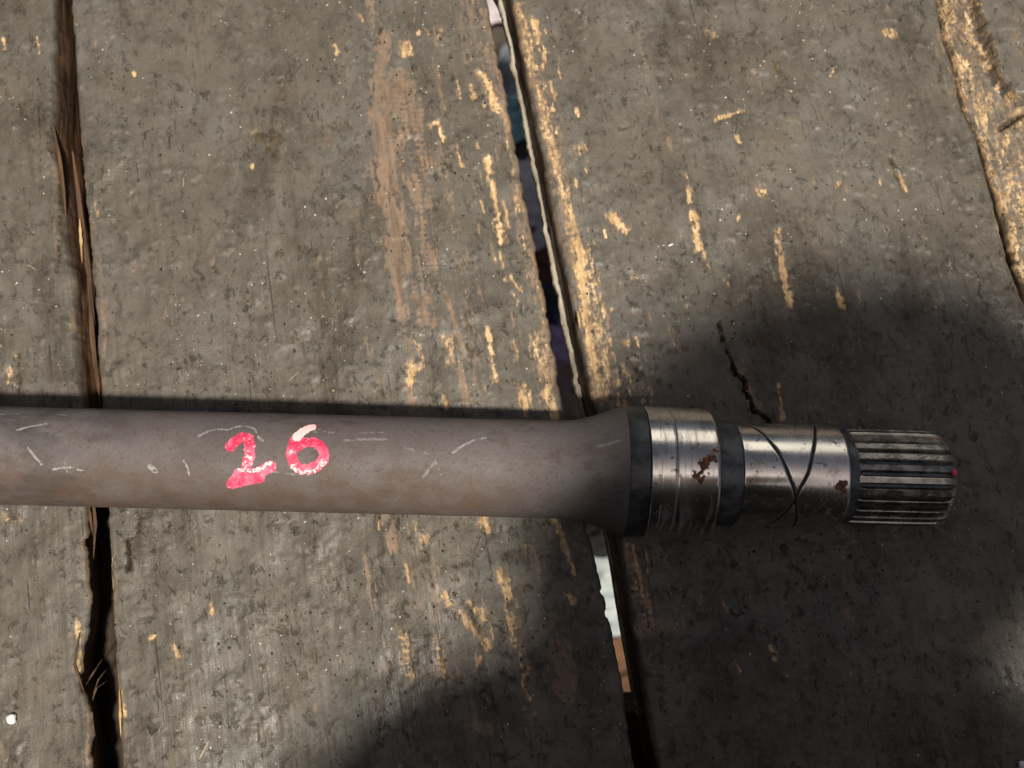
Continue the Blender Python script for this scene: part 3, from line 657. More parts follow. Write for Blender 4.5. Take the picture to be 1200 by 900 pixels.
  ('D', 0.3762432438184342, 1.12, [(-132.0, -42.4), (-133.3, -45.5)]),
  ('D', 0.6133885014233699, 0.49, [(-153.7, -0.5), (-154.4, -1.2)]),
  ('D', 0.47208506128534383, 1.05, [(-155.0, 0.5), (-156.0, -2.3)]),
  ('D', 0.6131174565165705, 0.83, [(-64.2, -43.9), (-64.7, -45.8)]),
  ('P', 0.3845993220028635, 1.13, [(-135.3, 149.0), (-136.6, 146.0)]),
  ('P', 0.692843183259024, 1.01, [(-81.0, -53.6), (-81.3, -56.2)]),
  ('P', 0.3532675222222303, 0.59, [(-91.6, -54.9), (-91.6, -57.2)]),
  ('D', 0.5986364258874273, 1.09, [(-92.9, -67.5), (-92.3, -68.6)]),
  ('D', 0.606014313026181, 0.68, [(-89.0, 215.9), (-88.7, 212.4)]),
  ('D', 0.5959496762027191, 1.05, [(-155.0, 111.1), (-153.9, 107.6)]),
  ('D', 0.4244838305935792, 1.12, [(-180.6, 149.6), (-179.2, 146.4)]),
  ('D', 0.363886335532414, 0.61, [(-114.4, -65.4), (-114.5, -66.3)]),
  ('D', 0.5162542855634067, 0.56, [(-189.6, 190.1), (-188.2, 187.4)]),
  ('D', 0.6339339917917236, 1.05, [(-96.3, -59.2), (-97.4, -61.4)]),
  ('D', 0.6838129408280967, 0.47, [(-123.2, -17.6), (-121.8, -21.6)]),
  ('D', 0.4347941167220911, 0.82, [(-66.0, 12.6), (-66.0, 11.4)]),
  ('D', 0.6413333757033703, 0.47, [(-73.3, 214.8), (-74.6, 212.8)]),
  ('D', 0.4407508657064281, 0.51, [(-116.3, -32.5), (-114.7, -34.8)]),
  ('D', 0.39100762965006675, 0.62, [(-64.5, -12.6), (-64.3, -14.0)]),
  ('D', 0.6975354300230618, 0.93, [(-70.2, 0.8), (-69.5, -0.7)]),
  ('D', 0.4789496613991503, 0.49, [(-155.6, 158.1), (-160.4, 153.3)]),
  ('D', 0.48177605330436024, 0.48, [(-108.0, -61.0), (-107.9, -62.8)]),
  ('D', 0.4085978908033304, 0.56, [(-127.4, -44.1), (-129.3, -47.8)]),
  ('D', 0.38574527103174655, 1.04, [(-139.9, 252.3), (-143.3, 248.7)]),
  ('P', 0.5917716077387257, 0.65, [(-104.1, -73.5), (-104.1, -76.1)]),
  ('D', 0.5611745580299541, 0.59, [(-149.7, 131.9), (-149.5, 128.9)]),
  ('D', 0.43038287373063766, 1.09, [(-139.3, -31.2), (-139.7, -32.4)]),
  ('D', 0.45251808674560245, 0.48, [(-163.1, 169.9), (-164.6, 167.9)]),
  ('D', 0.6036484681621302, 0.73, [(-129.7, -57.9), (-132.2, -60.9)]),
  ('D', 0.6242933427582932, 1.08, [(-167.6, -43.0), (-166.5, -44.6)]),
  ('D', 0.6479630848495042, 0.96, [(-180.0, 245.5), (-179.9, 241.9)]),
  ('D', 0.36631471400375953, 1.04, [(-93.5, 207.4), (-91.9, 202.4)]),
  ('D', 0.5723027040479491, 0.64, [(-67.1, -12.7), (-69.2, -15.2)]),
  ('D', 0.5769865915999656, 0.72, [(-71.5, -48.1), (-73.3, -51.4)]),
  ('D', 0.48540224201639437, 0.93, [(-94.8, 17.5), (-97.7, 14.0)]),
  ('D', 0.4276659995296941, 0.66, [(-64.5, 94.7), (-65.4, 93.6)]),
  ('D', 0.37272358138361045, 0.57, [(-81.5, -52.4), (-80.9, -54.3)]),
  ('D', 0.6354542307139797, 0.86, [(-83.1, -48.6), (-84.6, -50.8)]),
  ('D', 0.5599006874150488, 0.9, [(-95.3, 102.2), (-93.0, 97.7)]),
  ('D', 0.37773742881103484, 0.73, [(-171.9, 112.1), (-171.3, 108.6)]),
  ('D', 0.6611090207422743, 0.83, [(-190.5, 217.6), (-191.2, 214.2)]),
  ('D', 0.5379384898489484, 0.86, [(-177.8, 217.1), (-175.3, 212.1)]),
  ('P', 0.42883905915486503, 0.63, [(-160.4, -4.5), (-160.8, -6.3)]),
  ('D', 0.38113842950022825, 0.75, [(-153.4, 256.5), (-152.3, 252.5)]),
  ('D', 0.5454144726208868, 0.47, [(-158.5, 179.2), (-160.2, 175.5)]),
  ('D', 0.4813526816606797, 0.85, [(-180.7, 268.1), (-184.2, 263.0)]),
  ('D', 0.5408141656011279, 0.5, [(-71.8, 154.8), (-72.8, 153.5)]),
  ('D', 0.5019174901089885, 0.48, [(-127.7, 221.9), (-132.9, 216.7)]),
  ('P', 0.5659869995783551, 0.54, [(-169.5, -46.6), (-168.4, -48.2)]),
  ('D', 0.5846842402021809, 1.0, [(-85.0, 171.8), (-84.8, 170.0)]),
  ('D', 0.5864029232458592, 1.14, [(-166.3, 144.3), (-166.8, 142.5)]),
  ('P', 0.499569577838318, 0.73, [(-108.4, -56.5), (-109.5, -59.7)]),
  ('D', 0.5634992934483123, 0.74, [(-137.1, -69.9), (-139.6, -72.8)]),
  ('D', 0.5235825762155402, 0.46, [(-109.1, -47.9), (-111.4, -50.1)]),
  ('D', 0.41831714491535504, 0.98, [(-155.8, -48.0), (-157.7, -50.5)]),
  ('D', 0.5840484223438557, 0.83, [(-81.6, 84.2), (-85.8, 80.2)]),
  ('D', 0.5283242642131635, 1.02, [(-165.4, 93.5), (-163.6, 90.3)]),
  ('D', 0.3978596653073839, 1.14, [(-150.0, 12.2), (-149.4, 8.8)]),
  ('D', 0.6421676073996802, 0.58, [(-162.6, -10.6), (-163.9, -12.1)]),
  ('D', 0.5975344499486785, 0.49, [(-127.0, 226.6), (-129.7, 223.6)]),
  ('D', 0.3774545550162575, 0.73, [(-88.3, 232.8), (-92.6, 228.2)]),
  ('P', 0.6009128220555966, 0.59, [(-137.4, -13.5), (-139.1, -15.5)]),
  ('P', 0.5108702706393489, 1.09, [(-95.9, 181.1), (-98.5, 176.6)]),
  ('D', 0.6850850881505296, 0.77, [(-143.8, -31.5), (-145.7, -33.4)]),
  ('D', 0.6613345806201982, 0.68, [(-94.5, 200.2), (-95.7, 196.2)]),
  ('P', 0.5319037641723376, 0.7, [(-155.7, 115.0), (-158.1, 112.0)]),
  ('D', 0.36009936005998355, 0.87, [(-176.2, 262.9), (-175.7, 259.1)]),
  ('P', 0.6454506614270409, 0.68, [(-108.7, -43.9), (-108.4, -46.7)]),
  ('D', 0.5145298511241849, 0.59, [(-83.1, 141.5), (-85.2, 137.8)]),
  ('P', 0.5486582826504945, 0.94, [(-170.6, 136.8), (-172.2, 134.1)]),
  ('D', 0.5109092114812827, 1.1, [(-175.2, 175.7), (-175.4, 171.2)]),
  ('D', 0.3518632918247296, 0.7, [(-147.7, 197.1), (-147.9, 195.4)]),
  ('P', 0.49643222892844974, 0.81, [(-157.2, 112.5), (-156.6, 111.6)]),
  ('D', 0.5296658767447388, 0.96, [(-126.6, -2.8), (-128.7, -6.1)]),
  ('P', 0.6012014156996448, 1.11, [(-135.9, 140.0), (-136.9, 136.7)]),
  ('D', 0.36860153049060235, 0.56, [(-111.6, -17.9), (-112.2, -21.0)]),
  ('D', 0.6116355422749042, 1.09, [(-164.4, 15.6), (-166.7, 12.1)]),
  ('D', 0.3908790257018853, 0.62, [(-131.1, 264.2), (-130.7, 262.1)]),
  ('D', 0.5644895291289969, 0.95, [(-115.7, 190.0), (-116.1, 189.0)]),
  ('D', 0.6710479822196646, 0.65, [(-62.6, -58.0), (-63.4, -58.7)]),
  ('D', 0.4976388984903489, 1.1, [(-117.4, 8.4), (-116.8, 7.0)]),
  ('D', 0.39303377192605143, 1.14, [(-113.1, 17.7), (-114.5, 16.4)]),
  ('P', 0.5915184469569525, 0.55, [(-157.7, 252.7), (-157.3, 251.8)]),
]
CRACKS = [
  (0.33, 2.0, [(92.4, 108.9), (93.7, 103.4), (93.2, 99.5), (95.5, 93.3), (97.2, 88.6)]),
  (0.83, 4.5, [(97.2, 88.6), (98.5, 84.8), (101.5, 83.2), (102.7, 77.1), (104.7, 73.3), (105.3, 68.7), (108.2, 68.0), (111.8, 64.6)]),
  (0.74, 2.5, [(-165.0, 13.1), (-164.1, 7.0), (-162.9, 0.6)]),
  (0.3, 1.6, [(-162.0, 26.1), (-160.9, 17.1), (-163.5, 13.5)]),
  (0.3, 0.8, [(-35.9, 7.0), (-33.1, -7.1)]),
  (0.26, 0.8, [(79.0, 189.6), (80.9, 179.1)]),
  (0.3, 0.9, [(120.3, 165.3), (120.7, 152.2)]),
  (0.48, 1.2, [(175.2, 187.9), (177.8, 177.0)]),
  (0.33, 0.8, [(-20.9, 102.2), (-18.1, 90.5)]),
  (0.33, 0.7, [(-26.3, -7.1), (-19.7, -14.1), (-10.0, -30.4)]),
  (0.48, 1.2, [(-210.8, 189.6), (-206.9, 164.5), (-205.7, 135.9)]),
  (0.37, 0.9, [(-220.2, 93.3), (-218.0, 82.8), (-218.1, 77.1)]),
]
E1 = [(-222.6, 286.9), (-220.8, 268.6), (-217.8, 241.6), (-215.3, 211.0), (-214.4, 193.9), (-210.8, 181.2), (-205.3, 156.3), (-200.3, 135.9), (-197.3, 119.9), (-194.8, 100.2), (-189.7, 73.3), (-186.5, 50.7), (-183.5, 25.0), (-181.8, 10.6), (-178.8, -7.1), (-178.3, -21.1), (-179.2, -34.9), (-179.3, -45.1), (-174.2, -55.2), (-170.8, -78.4), (-168.7, -94.6)]
E2 = [(-215.1, 286.9), (-212.6, 268.6), (-208.5, 241.6), (-204.1, 211.0), (-201.4, 193.9), (-197.9, 172.8), (-192.6, 144.0), (-187.8, 116.0), (-184.3, 88.6), (-181.9, 69.5), (-178.1, 47.0), (-174.7, 25.0), (-172.1, 7.0), (-168.9, -17.6), (-165.8, -41.7), (-163.4, -58.5), (-160.4, -78.4), (-158.3, -94.6)]
E3 = [(-15.2, 286.9), (-12.3, 268.6), (-6.5, 237.2), (-0.8, 206.7), (4.7, 174.9), (10.8, 140.0), (15.6, 112.0), (19.6, 88.6), (22.4, 69.5), (26.6, 43.3), (31.4, 21.4), (37.1, -3.6), (41.7, -26.3), (45.2, -45.1), (47.9, -65.2), (49.2, -81.6), (51.6, -94.6)]
E4 = [(-4.1, 286.9), (0.0, 268.6), (6.4, 232.8), (14.2, 189.6), (21.3, 148.1), (27.1, 116.0), (31.7, 92.5), (36.2, 69.5), (40.6, 43.3), (43.8, 21.4), (47.6, -3.6), (51.6, -28.0), (54.6, -48.5), (57.9, -68.5), (60.5, -84.9), (62.0, -94.6)]
E5 = [(199.9, 286.9), (204.0, 268.6), (204.5, 255.0), (208.1, 232.8), (211.3, 211.0), (215.4, 200.3), (219.1, 177.0), (222.2, 154.2), (225.7, 131.9), (229.4, 119.9), (235.9, 92.5), (250.3, 39.6), (277.7, -78.4), (282.2, -94.6)]
E6 = [(206.5, 290.4), (208.2, 271.9), (208.6, 258.2), (212.3, 235.7), (215.5, 213.6), (220.7, 200.6), (224.1, 179.2), (228.1, 156.1), (232.4, 133.5), (236.9, 121.4), (243.4, 93.6), (258.6, 40.1), (286.7, -79.3), (291.3, -95.7)]
E6b = [(217.6, 286.9), (223.7, 268.6), (227.2, 250.5), (230.2, 232.8), (235.1, 221.9), (241.7, 216.2), (246.8, 189.6), (251.3, 160.4), (257.2, 127.9), (260.5, 92.5), (276.1, 39.6), (302.0, -78.4), (306.3, -94.6)]
DIGIT_TWO = [([(-107.64, 10.4), (-106.32, 16.7), (-104.02, 22.2), (-101.62, 20.3), (-100.47, 10.0), (-100.43, -0.7), (-101.22, -11.2)], 2.15), ([(-106.92, -32.4), (-105.18, -27.1), (-103.8, -20.0), (-100.57, -21.7), (-96.99, -19.5), (-94.07, -14.5), (-92.15, -11.5)], 2.3), ([(-105.56, -30.2), (-100.94, -25.7), (-96.69, -23.4)], 2.5)]
DIGIT_SIX = [([(-78.37, 38.3), (-81.01, 32.6), (-83.18, 24.0), (-84.33, 13.3), (-84.61, 2.4), (-83.45, -7.0), (-80.79, -13.5), (-77.54, -13.2), (-74.34, -9.2), (-72.17, -2.4), (-72.05, 6.2), (-73.93, 14.1), (-77.02, 18.0), (-80.23, 16.7), (-82.3, 11.4)], 2.0)]
CHALK = [
  ([(-120.66, 21.9), (-117.81, 27.9), (-114.18, 31.9), (-109.52, 31.1), (-106.98, 36.6), (-104.14, 38.3), (-99.82, 33.3), (-97.78, 21.7), (-95.93, 17.5)], 0.55, 0.75),
  ([(-76.69, 31.8), (-73.81, 33.3), (-70.14, 32.4)], 1.3, 0.12),
  ([(-64.72, 21.2), (-56.92, 23.0), (-49.08, 23.6)], 0.6, 0.5),
  ([(-59.86, 30.9), (-50.71, 33.1)], 0.4, 0.3),
  ([(-41.27, 13.6), (-36.97, 10.9), (-32.66, 7.3)], 0.5, 0.4),
  ([(-23.23, 9.0), (-19.12, 18.5), (-14.95, 25.5), (-10.71, 29.4)], 0.6, 0.6),
  ([(-34.0, -18.7), (-31.78, -9.9), (-29.61, -1.2)], 0.6, 0.5),
  ([(-29.27, -2.1), (-27.19, -15.3)], 0.5, 0.35),
  ([(-190.24, 23.7), (-185.6, 28.8), (-180.22, 33.1)], 0.6, 0.65),
  ([(-199.97, 47.1), (-192.48, 50.0)], 0.4, 0.45),
  ([(-177.93, 50.2), (-173.76, 48.9)], 0.4, 0.45),
  ([(-184.35, 2.7), (-181.77, -5.7), (-178.76, -15.0)], 0.6, 0.75),
  ([(-174.62, -20.4), (-171.04, -18.2), (-167.17, -17.9)], 0.6, 0.65),
  ([(-165.25, -19.7), (-163.0, -20.5)], 0.5, 0.55),
  ([(-137.76, -13.9), (-135.84, -19.5)], 1.3, 0.55),
  ([(-125.22, -7.2), (-123.53, -14.7), (-122.94, -23.4)], 0.6, 0.7),
  ([(-170.07, -11.5), (-169.19, -23.0)], 0.3, 0.5),
  ([(-91.15, -17.1), (-84.66, -18.6), (-76.56, -20.9)], 0.4, 0.35),
  ([(-74.94, -22.7), (-70.4, -24.4)], 0.3, 0.3),
  ([(32.56, 18.0), (37.79, 20.0), (43.39, 23.0)], 0.5, 0.5),
]
OIL_GROOVES = [[(94.46, 63.0), (97.4, 45.9), (100.21, 29.0), (103.32, 10.8), (105.66, -6.5), (107.88, -22.9), (109.1, -35.7), (110.89, -59.8)], [(120.58, 68.1), (117.6, 39.3), (114.96, 14.5), (112.86, -4.2), (110.11, -20.8), (108.72, -34.7), (106.42, -50.0), (104.28, -64.2), (101.14, -80.8)]]
RUST_COLLAR = [(71.81, 0.2), (75.23, 11.2), (76.03, 4.0), (68.58, -7.7), (70.87, -11.7)]
RUST_JOURNAL = [(125.32, -12.4), (127.16, -21.5), (126.36, -26.3)]
PINK_DOT = [(170.29, 1.4)]

# ------------------------------------------------------------------ noise and mesh helpers
def hash2(i, j, seed):
    n = (i.astype(np.int64) * 374761393 + j.astype(np.int64) * 668265263 + seed * 1442695041) & 0x7fffffff
    n = ((n ^ (n >> 13)) * 1274126177) & 0x7fffffff
    return ((n ^ (n >> 16)) & 0xffff) / 65535.0
def vnoise(x, y, seed=0):
    x = np.asarray(x, float); y = np.asarray(y, float)
    i = np.floor(x); j = np.floor(y); fx = x - i; fy = y - j
    fx = fx * fx * (3 - 2 * fx); fy = fy * fy * (3 - 2 * fy)
    a = hash2(i, j, seed); b = hash2(i + 1, j, seed); c = hash2(i, j + 1, seed); d = hash2(i + 1, j + 1, seed)
    return (a * (1 - fx) + b * fx) * (1 - fy) + (c * (1 - fx) + d * fx) * fy
def fbm(x, y, seed=0, octaves=3):
    s = 0; w = 1; t = 0
    for k in range(octaves):
        s = s + w * vnoise(x * 2 ** k + 17.3 * k, y * 2 ** k + 9.1 * k, seed + k); t += w; w *= .55
    return s / t
def sstep(a, b, x):
    t = np.clip((x - a) / (b - a), 0, 1); return t * t * (3 - 2 * t)
def polydist(px, py, pts):
    best = np.full(np.shape(px), 1e9)
    if len(pts) == 1: return np.hypot(px - pts[0][0], py - pts[0][1])
    for (ax, ay), (bx, by) in zip(pts[:-1], pts[1:]):
        vx, vy = bx - ax, by - ay; L = vx * vx + vy * vy + 1e-9
        t = np.clip(((px - ax) * vx + (py - ay) * vy) / L, 0, 1)
        best = np.minimum(best, np.hypot(px - ax - t * vx, py - ay - t * vy))
    return best
def make_mesh(name, co, faces, mat=None, parent=None, smooth=True, attrs=None, sharp=None):
    """one mesh object; faces is an (n,4) or (n,3) array or a list of tuples"""
    me = bpy.data.meshes.new(name)
    co = np.asarray(co, np.float32)
    if isinstance(faces, np.ndarray):
        n, k = faces.shape
        me.vertices.add(len(co)); me.vertices.foreach_set('co', co.ravel())
        me.loops.add(n * k); me.loops.foreach_set('vertex_index', faces.astype(np.int32).ravel())
        me.polygons.add(n); me.polygons.foreach_set('loop_start', np.arange(0, n * k, k, dtype=np.int32))
        me.update(calc_edges=True); me.validate()
    else:
        me.from_pydata([tuple(map(float, c)) for c in co], [], faces); me.update()
    me.polygons.foreach_set('use_smooth', np.full(len(me.polygons), smooth))
    for k, v in (attrs or {}).items():
        a = me.attributes.new(k, 'FLOAT', 'POINT'); a.data.foreach_set('value', np.asarray(v, np.float32).ravel())
    if sharp: me.set_sharp_from_angle(angle=math.radians(sharp))
    if mat: me.materials.append(mat)
    o = bpy.data.objects.new(name, me); col.objects.link(o)
    if parent: o.parent = parent
    return o
def quads(nr, nc, wrap=False):
    i = np.arange(nr - 1)[:, None]; j = np.arange(nc if wrap else nc - 1)[None, :]
    a = i * nc + j; b = i * nc + (j + 1) % nc
    return np.stack([a, b, b + nc, a + nc], -1).reshape(-1, 4)
def box(name, x0, x1, y0, y1, z0, z1, mat, parent, seed=0, step=.012, rough=.0012):
    """a sawn timber: box with rounded, slightly uneven faces"""
    import bmesh
    bm = bmesh.new(); bmesh.ops.create_cube(bm, size=1)
    for v in bm.verts: v.co = Vector(((x0 + x1) / 2 + v.co.x * (x1 - x0), (y0 + y1) / 2 + v.co.y * (y1 - y0), (z0 + z1) / 2 + v.co.z * (z1 - z0)))
    bmesh.ops.bevel(bm, geom=bm.edges[:], offset=.003, segments=2, affect='EDGES')
    bmesh.ops.subdivide_edges(bm, edges=[e for e in bm.edges if e.calc_length() > .05], cuts=12, use_grid_fill=True)
    rr = random.Random(seed)
    for v in bm.verts: v.co += Vector((rr.uniform(-1, 1), rr.uniform(-1, 1), rr.uniform(-1, 1))) * rough
    me = bpy.data.meshes.new(name); bm.to_mesh(me); bm.free(); me.materials.append(mat)
    o = bpy.data.objects.new(name, me); col.objects.link(o); o.parent = parent
    return o
def empty(name, loc=(0, 0, 0)):
    o = bpy.data.objects.new(name, None); col.objects.link(o); o.location = loc; o.empty_display_size = .02
    return o
def tag(o, label=None, cat=None, group=None, kind=None):
    for k, v in (('label', label), ('category', cat), ('group', group), ('kind', kind)):
        if v: o[k] = v
    return o

# ------------------------------------------------------------------ material helpers
class NT:
    def __init__(s, name):
        s.m = bpy.data.materials.new(name); s.m.use_nodes = True
        s.t = s.m.node_tree; s.b = s.t.nodes['Principled BSDF']
        s.co = s.t.nodes.new('ShaderNodeTexCoord').outputs['Object']
    def n(s, kind, **kw):
        x = s.t.nodes.new(kind)
        for k, v in kw.items(): setattr(x, k, v)
        return x
    def put(s, sock, v):
        if hasattr(v, 'is_linked') or hasattr(v, 'links'): s.t.links.new(v, sock)
        elif isinstance(v, (tuple, list)) and len(v) == 3 and sock.type == 'RGBA': sock.default_value = (*v, 1)
        else: sock.default_value = v
    def map(s, scale=(1, 1, 1), rot=0, loc=(0, 0, 0)):
        m = s.n('ShaderNodeMapping'); s.t.links.new(s.co, m.inputs[0])
        if rot:      # turn into the grain first, then stretch along it
            m.vector_type = 'TEXTURE'; scale = tuple(1 / v for v in scale); rot = -rot
        m.inputs['Scale'].default_value = scale; m.inputs['Rotation'].default_value = (0, 0, rot); m.inputs['Location'].default_value = loc
        return m.outputs[0]
    def noise(s, scale, detail=3, rough=.55, vec=None, dist=0):
        x = s.n('ShaderNodeTexNoise'); s.t.links.new(vec or s.co, x.inputs['Vector'])
        x.inputs['Scale'].default_value = scale; x.inputs['Detail'].default_value = detail
        x.inputs['Roughness'].default_value = rough; x.inputs['Distortion'].default_value = dist
        return x.outputs['Fac']
    def math(s, op, a, b=0.0, c=0.0, clamp=False):
        x = s.n('ShaderNodeMath', operation=op, use_clamp=clamp)
        s.put(x.inputs[0], a); s.put(x.inputs[1], b); s.put(x.inputs[2], c); return x.outputs[0]
    def step(s, v, lo, hi, a=0.0, b=1.0):
        x = s.n('ShaderNodeMapRange', interpolation_type='SMOOTHSTEP')
        s.put(x.inputs[0], v); x.inputs[1].default_value = lo; x.inputs[2].default_value = hi
        x.inputs[3].default_value = a; x.inputs[4].default_value = b; return x.outputs[0]
    def mix(s, f, a, b):
        x = s.n('ShaderNodeMix', data_type='RGBA'); s.put(x.inputs[0], f); s.put(x.inputs[6], a); s.put(x.inputs[7], b); return x.outputs[2]
    def attr(s, name):
        x = s.n('ShaderNodeAttribute'); x.attribute_name = name; return x.outputs['Fac']
    def bump(s, h, dist, strength=1.0, prev=None):
        x = s.n('ShaderNodeBump'); s.t.links.new(h, x.inputs['Height']); x.inputs['Distance'].default_value = dist
        x.inputs['Strength'].default_value = strength
        if prev: s.t.links.new(prev, x.inputs['Normal'])
        return x.outputs[0]
    def done(s, color=None, rough=None, metal=None, normal=None, spec=None):
        for k, v in (('Base Color', color), ('Roughness', rough), ('Metallic', metal), ('Normal', normal), ('Specular IOR Level', spec)):
            if v is not None: s.put(s.b.inputs[k], v)
        return s.m

def board_material():
    t = NT('greasy painted board')
    rot = math.radians(-10)
    grain = t.map((1, .09, 1), rot); grain2 = t.map((1, .22, 1), rot)
    gn = t.noise(420, 4, .6, grain); gn2 = t.noise(900, 3, .6, grain2)
    big = t.noise(22, 4, .6); mid = t.noise(75, 5, .65); fine = t.noise(520, 4, .7); micro = t.noise(1500, 2, .6)
    c = t.mix(t.step(big, .35, .65), (.096, .083, .066), (.110, .101, .087))
    c = t.mix(t.step(mid, .42, .68, 0, .9), c, (.066, .057, .045))
    streak = t.noise(210, 5, .68, t.map((1, .035, 1), rot, (2, 0, 3)))
    c = t.mix(t.step(streak, .56, .74, 0, .5), c, (.050, .041, .030))
    c = t.mix(t.step(streak, .44, .28, 0, .3), c, (.150, .135, .112))
    stain = t.noise(34, 5, .72, t.map((1, .4, 1), rot, (9, 3, 1)))
    c = t.mix(t.step(stain, .48, .68, 0, .85), c, (.044, .035, .025))
    blot = t.noise(115, 6, .75, t.map((1, .8, 1), rot, (3, 7, 5)), .6)
    c = t.mix(t.step(blot, .585, .65, 0, .85), c, (.034, .027, .019))
    c = t.mix(t.step(t.noise(38, 5, .7, t.map((1, 1, 1), 0, (3, 1, 0))), .52, .72, 0, .6), c, (.118, .093, .064))
    busy = t.step(t.noise(17, 3, .6, t.map((1, 1, 1), 0, (5, 8, 0))), .38, .62, .15, 1.0)
    c = t.mix(t.math('MULTIPLY', t.step(fine, .54, .68, 0, .55), busy), c, (.045, .037, .028))
    c = t.mix(t.step(gn, .60, .74, 0, .45), c, (.055, .044, .032))
    c = t.mix(t.step(micro, .60, .72, 0, .55), c, (.19, .175, .145))
    pit = t.noise(230, 5, .72, t.map((1, .7, 1), rot, (1, 4, 2)), .4)
    c = t.mix(t.math('MULTIPLY', t.step(pit, .585, .675, 0, .85), busy), c, (.036, .029, .021))
    scuff = t.noise(160, 5, .7, t.map((1, .35, 1), rot, (7, 2, 0)))
    c = t.mix(t.step(scuff, .60, .76, 0, .45), c, (.165, .145, .115))
    chk = t.noise(520, 2, .5, t.map((1, .022, 1), rot, (6, 1, 1)))
    chm = t.math('MULTIPLY', t.step(chk, .70, .74), t.step(t.noise(30, 3, .6, t.map((1, .5, 1), rot, (1, 9, 4))), .44, .60))
    c = t.mix(t.math('MULTIPLY', chm, .6), c, (.022, .017, .012))
    # small random flecks where the paint is rubbed through
    fl = t.math('ADD', t.math('MULTIPLY', gn2, .75), t.math('MULTIPLY', mid, .35))
    c = t.mix(t.step(fl, .735, .80, 0, .7), c, (.27, .175, .095))
    # brown rubbed wood
    pk = t.attr('rubbed')
    jit = t.math('ADD', t.math('MULTIPLY', t.math('SUBTRACT', gn2, .5), 1.3), t.math('MULTIPLY', t.math('SUBTRACT', fine, .5), .9))
    pv = t.math('ADD', pk, jit)
    ptone = t.mix(t.step(gn, .33, .64), (.125, .084, .056), (.265, .172, .112))
    c = t.mix(t.math('MULTIPLY', t.step(pv, .25, .80), .82), c, t.mix(t.step(mid, .4, .62), ptone, (.19, .135, .093)))
    # bare yellow wood: dull rim, bright heart
    wr = t.attr('bare')
    wv = t.math('ADD', wr, jit)
    c = t.mix(t.math('MULTIPLY', t.step(wv, .22, .70), .75), c, (.205, .138, .078))
    wm = t.step(wv, .44, .92)
    c = t.mix(wm, c, t.mix(t.step(gn, .34, .62), (.33, .205, .100), t.mix(t.step(fine, .42, .62), (.48, .315, .155), (.66, .49, .28))))
    # crud
    dk = t.attr('crud')
    dm = t.step(t.math('ADD', dk, t.math('MULTIPLY', jit, 1.0)), .30, .85)
    c = t.mix(t.math('MULTIPLY', dm, .88), c, t.mix(t.step(fine, .4, .6), (.022, .016, .010), (.075, .052, .026)))
    # sawn side faces
    sd = t.attr('side')
    c = t.mix(sd, c, t.mix(t.step(gn, .36, .64), (.030, .016, .009), (.115, .062, .032)))
    r = t.step(t.math('ADD', t.math('MULTIPLY', mid, .6), t.math('MULTIPLY', fine, .5)), .35, .75, .40, .68)
    r = t.math('ADD', r, t.step(t.noise(26, 4, .6, t.map((1, .5, 1), rot, (8, 8, 2))), .38, .62, -.11, .12))
    r = t.math('MAXIMUM', r, t.math('MULTIPLY', wm, .8))
    b = t.bump(t.math('MULTIPLY', t.noise(85, 4, .6), busy), .0018, .5); b = t.bump(t.math('MULTIPLY', blot, busy), .0007, .45, b); b = t.bump(t.math('SUBTRACT', 1.0, t.step(pit, .56, .70)), .0007, .7, b)
    b = t.bump(t.math('MULTIPLY', fine, busy), .0004, .5, b)
    b = t.bump(gn, .0006, .5, b); b = t.bump(streak, .0009, .5, b)
    b = t.bump(micro, .00022, .6, b); b = t.bump(t.math('SUBTRACT', 1.0, chm), .0008, .8, b)
    return t.done(c, r, None, b, .42)

def wood_material(name, dark, light, scale=300, rough=.8):
    t = NT(name)
    gn = t.noise(scale, 5, .65, t.map((1, .08, 1), math.radians(-10))); f = t.noise(700, 3, .6)
    c = t.mix(t.step(gn, .32, .66), dark, light)
    c = t.mix(t.step(f, .56, .72, 0, .7), c, tuple(x * .35 for x in dark))
    return t.done(c, rough, None, t.bump(f, .0006, .6, t.bump(gn, .001, .7)), .3)

def plain_material(name, c0, c1, scale=60, rough=.7, bump=.0005):
    t = NT(name); nz = t.noise(scale, 5, .65); f = t.noise(scale * 12, 3, .6)
    c = t.mix(t.step(nz, .3, .7), c0, c1)
    return t.done(c, rough, None, t.bump(f, bump, .6), .35)

def bar_material():
    t = NT('dull brown forged steel')
    big = t.noise(30, 4, .6, t.map((.35, 1, 1))); mid = t.noise(120, 5, .65); fine = t.noise(800, 4, .7); micro = t.noise(2200, 2, .6)
    c = t.mix(t.step(big, .3, .7), (.104, .088, .086), (.128, .113, .113))
    c = t.mix(t.step(mid, .46, .72, 0, .6), c, (.090, .066, .052))
    c = t.mix(t.step(t.noise(46, 5, .75, t.map((.5, 1, 1), 0, (4, 4, 4))), .52, .68, 0, .65), c, (.056, .041, .032))
    c = t.mix(t.step(fine, .52, .70, 0, .6), c, (.050, .036, .029))
    c = t.mix(t.step(micro, .60, .74, 0, .5), c, (.20, .175, .155))
    # rust film along the flank that faced the ground
    c = t.mix(t.math('MULTIPLY', t.attr('rust'), t.step(mid, .25, .6, .25, .75)), c, (.082, .050, .034))
    c = t.mix(t.math('MULTIPLY', t.attr('shade_grime'), .75), c, (.030, .028, .026))  # painted shade on the flare, plus grime patches
    b = t.bump(fine, .00025, .6, t.bump(mid, .0005, .35))
    return t.done(c, t.step(fine, .3, .7, .62, .72), .0, b, .35)

